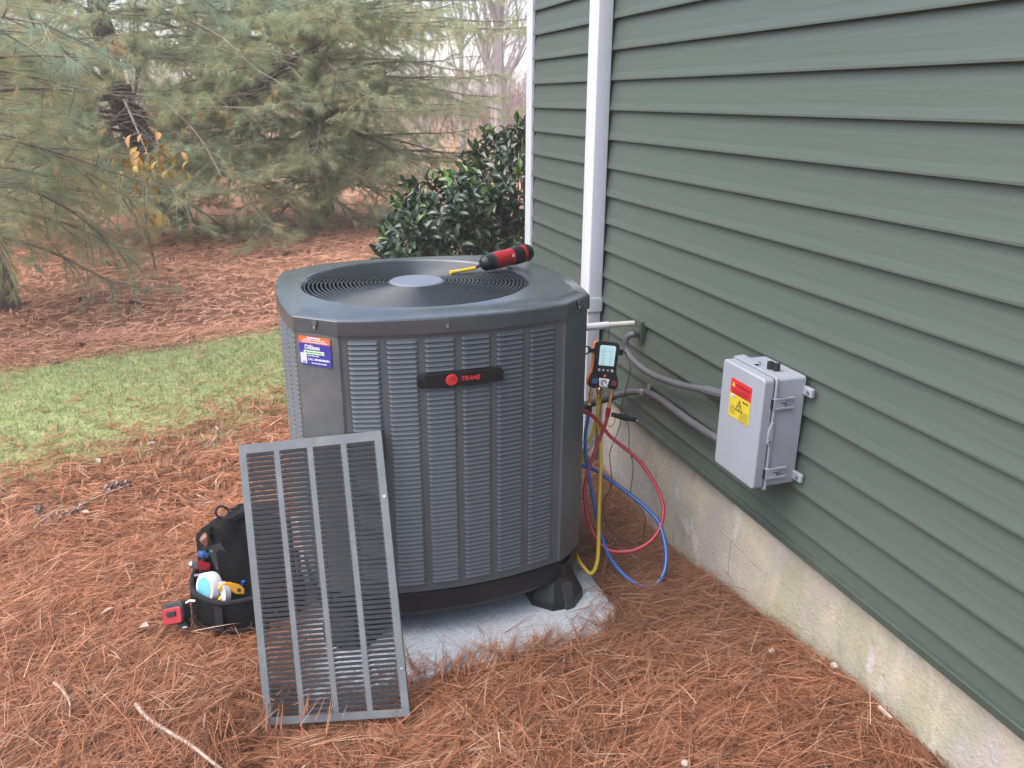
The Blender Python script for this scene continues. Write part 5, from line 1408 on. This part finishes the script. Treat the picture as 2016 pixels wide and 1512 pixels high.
# ------------------------------------------------------------------ bare trees and far woods
def grow(mb, p, d, L, r, depth, rg, n=5):
    pts = [p]; dd_ = d.copy(); k = 4
    for i in range(k):
        dd_ = (dd_ + Vector((rg.uniform(-.13, .13), rg.uniform(-.13, .13), rg.uniform(-.02, .10)))).normalized(); pts.append(pts[-1] + dd_ * (L / k))
    mb.tube(pts, [r * (1 - .45 * i / k) for i in range(k + 1)], n, False)
    if depth == 0: return
    for j in range(rg.randint(2, 4)):
        i = rg.randint(1, k); a = rg.uniform(0, 6.28); t = dd_.orthogonal().normalized(); t2 = dd_.cross(t)
        nd = (dd_ * rg.uniform(.7, 1.1) + (t * math.cos(a) + t2 * math.sin(a)) * rg.uniform(.35, .8) + Vector((0, 0, .15))).normalized()
        grow(mb, pts[i], nd, L * rg.uniform(.5, .75), r * (1 - .45 * i / k) * .6, depth - 1, rg, 4 if depth > 1 else 3)
    grow(mb, pts[-1], dd_, L * .7, r * .55, depth - 1, rg, 4)
bare = [(5.45, 23.0, .17, 3.2, 'tall bare grey tree with a forked trunk beyond the shrub'), (5.0, 25.5, .09, 2.6, 'slim bare tree left of the forked grey tree'), (6.6, 27.5, .10, 2.8, 'bare tree close to the white house corner'), (4.3, 28.0, .11, 2.8, 'bare tree at the edge of the yellowish pine'), (7.6, 31.0, .12, 3.0, 'farthest bare tree between grey trunk and house corner'), (-7.0, 22.0, .12, 2.8, 'bare tree showing through the left pines'), (-2.4, 25.0, .13, 3.0, 'bare tree showing above the long pine limb')]
for i, (x, y, r, L, lab) in enumerate(bare):
    rg = random.Random(60 + i); t_ = thing('bare_tree', lab, 'tree', (x, y, 0), 'bare trees at the wood edge')
    mb = MB(); mb.tube([(x, y, -.1), (x + .02, y, 1.2), (x, y, 2.4)], [r * 1.15, r, r * .92], 8); mb.build('trunk', 'bare', t_, smooth=True)
    mb = MB(); grow(mb, Vector((x, y, 2.35)), Vector((.04, 0, 1)), L, r * .85, 4, rg); grow(mb, Vector((x, y, 2.0)), Vector((-.35, .2, .9)).normalized(), L * .9, r * .5, 3, rg); grow(mb, Vector((x, y, 1.7)), Vector((.4, -.1, .9)).normalized(), L * .8, r * .45, 3, rg)
    mb.build('branchwork', 'bare', t_)['kind'] = 'stuff'
# far thicket of thin stems that reads as one mass
rg = np.random.default_rng(77); n = 2600
azm = rg.uniform(-.62, .62, n); ds_ = rg.uniform(30, 62, n)
bx_ = CAM.x + np.sin(azm) * ds_; by_ = np.cos(azm) * ds_
hh = rg.uniform(.8, 2.6, n) * np.where(rg.random(n) < .12, 3.4, 1.0); lean = rg.normal(0, .12, (n, 2))
B = np.c_[bx_, by_, np.zeros(n)]; Tp = np.c_[bx_ + lean[:, 0] * hh, by_ + lean[:, 1] * hh, hh]
w = rg.uniform(.02, .06, n)
# twigs off each stem
m = 12; f = rg.uniform(.15, 1, (n, m)); Pb = B[:, None] + (Tp - B)[:, None] * f[..., None]
td = nrm(rg.normal(0, 1, (n, m, 3)) * np.array([1, 1, .3]) + np.array([0, 0, .9])); tlen = rg.uniform(.5, 1.8, (n, m))
Pt = Pb + td * tlen[..., None]
allB = np.r_[B, Pb.reshape(-1, 3)]; allT = np.r_[Tp, Pt.reshape(-1, 3)]; allW = np.r_[w, rg.uniform(.010, .022, n * m)]
d = nrm(allT - allB); s1_ = nrm(np.cross(d, rg.normal(0, 1, d.shape))); s2_ = np.cross(d, s1_)
ww = allW[:, None] / 2
c3 = [s1_ * ww, (-.5 * s1_ + .866 * s2_) * ww, (-.5 * s1_ - .866 * s2_) * ww]
V = np.stack([allB + c for c in c3] + [allT + c * .3 for c in c3], 1).reshape(-1, 3)
k = (np.arange(len(allB)) * 6)[:, None, None]
T = (np.array([[0, 1, 4], [0, 4, 3], [1, 2, 5], [1, 5, 4], [2, 0, 3], [2, 3, 5]])[None] + k).reshape(-1, 3)
setp(fast('far_woods', V, T, None, 'thicket', kind='stuff'), 'hazy leafless brown woods far behind the pines', 'woods')

# ------------------------------------------------------------------ haze volume added to lighten the dark pines
hz_m = bpy.data.materials.new('added_haze_volume'); hz_m.use_nodes = True
ht = hz_m.node_tree; ht.nodes.clear()
ho = ht.nodes.new('ShaderNodeOutputMaterial'); hv = ht.nodes.new('ShaderNodeVolumePrincipled')
hv.inputs['Color'].default_value = (.97, .96, .95, 1); hv.inputs['Density'].default_value = .0035; hv.inputs['Anisotropy'].default_value = 0.0
ht.links.new(hv.outputs[0], ho.inputs['Volume'])
M['added_haze'] = hz_m
hz = MB().bb(-165, 165, -45, 225, -2.0, 11.5).build('added_haze', 'added_haze'); hz['kind'] = 'stuff'
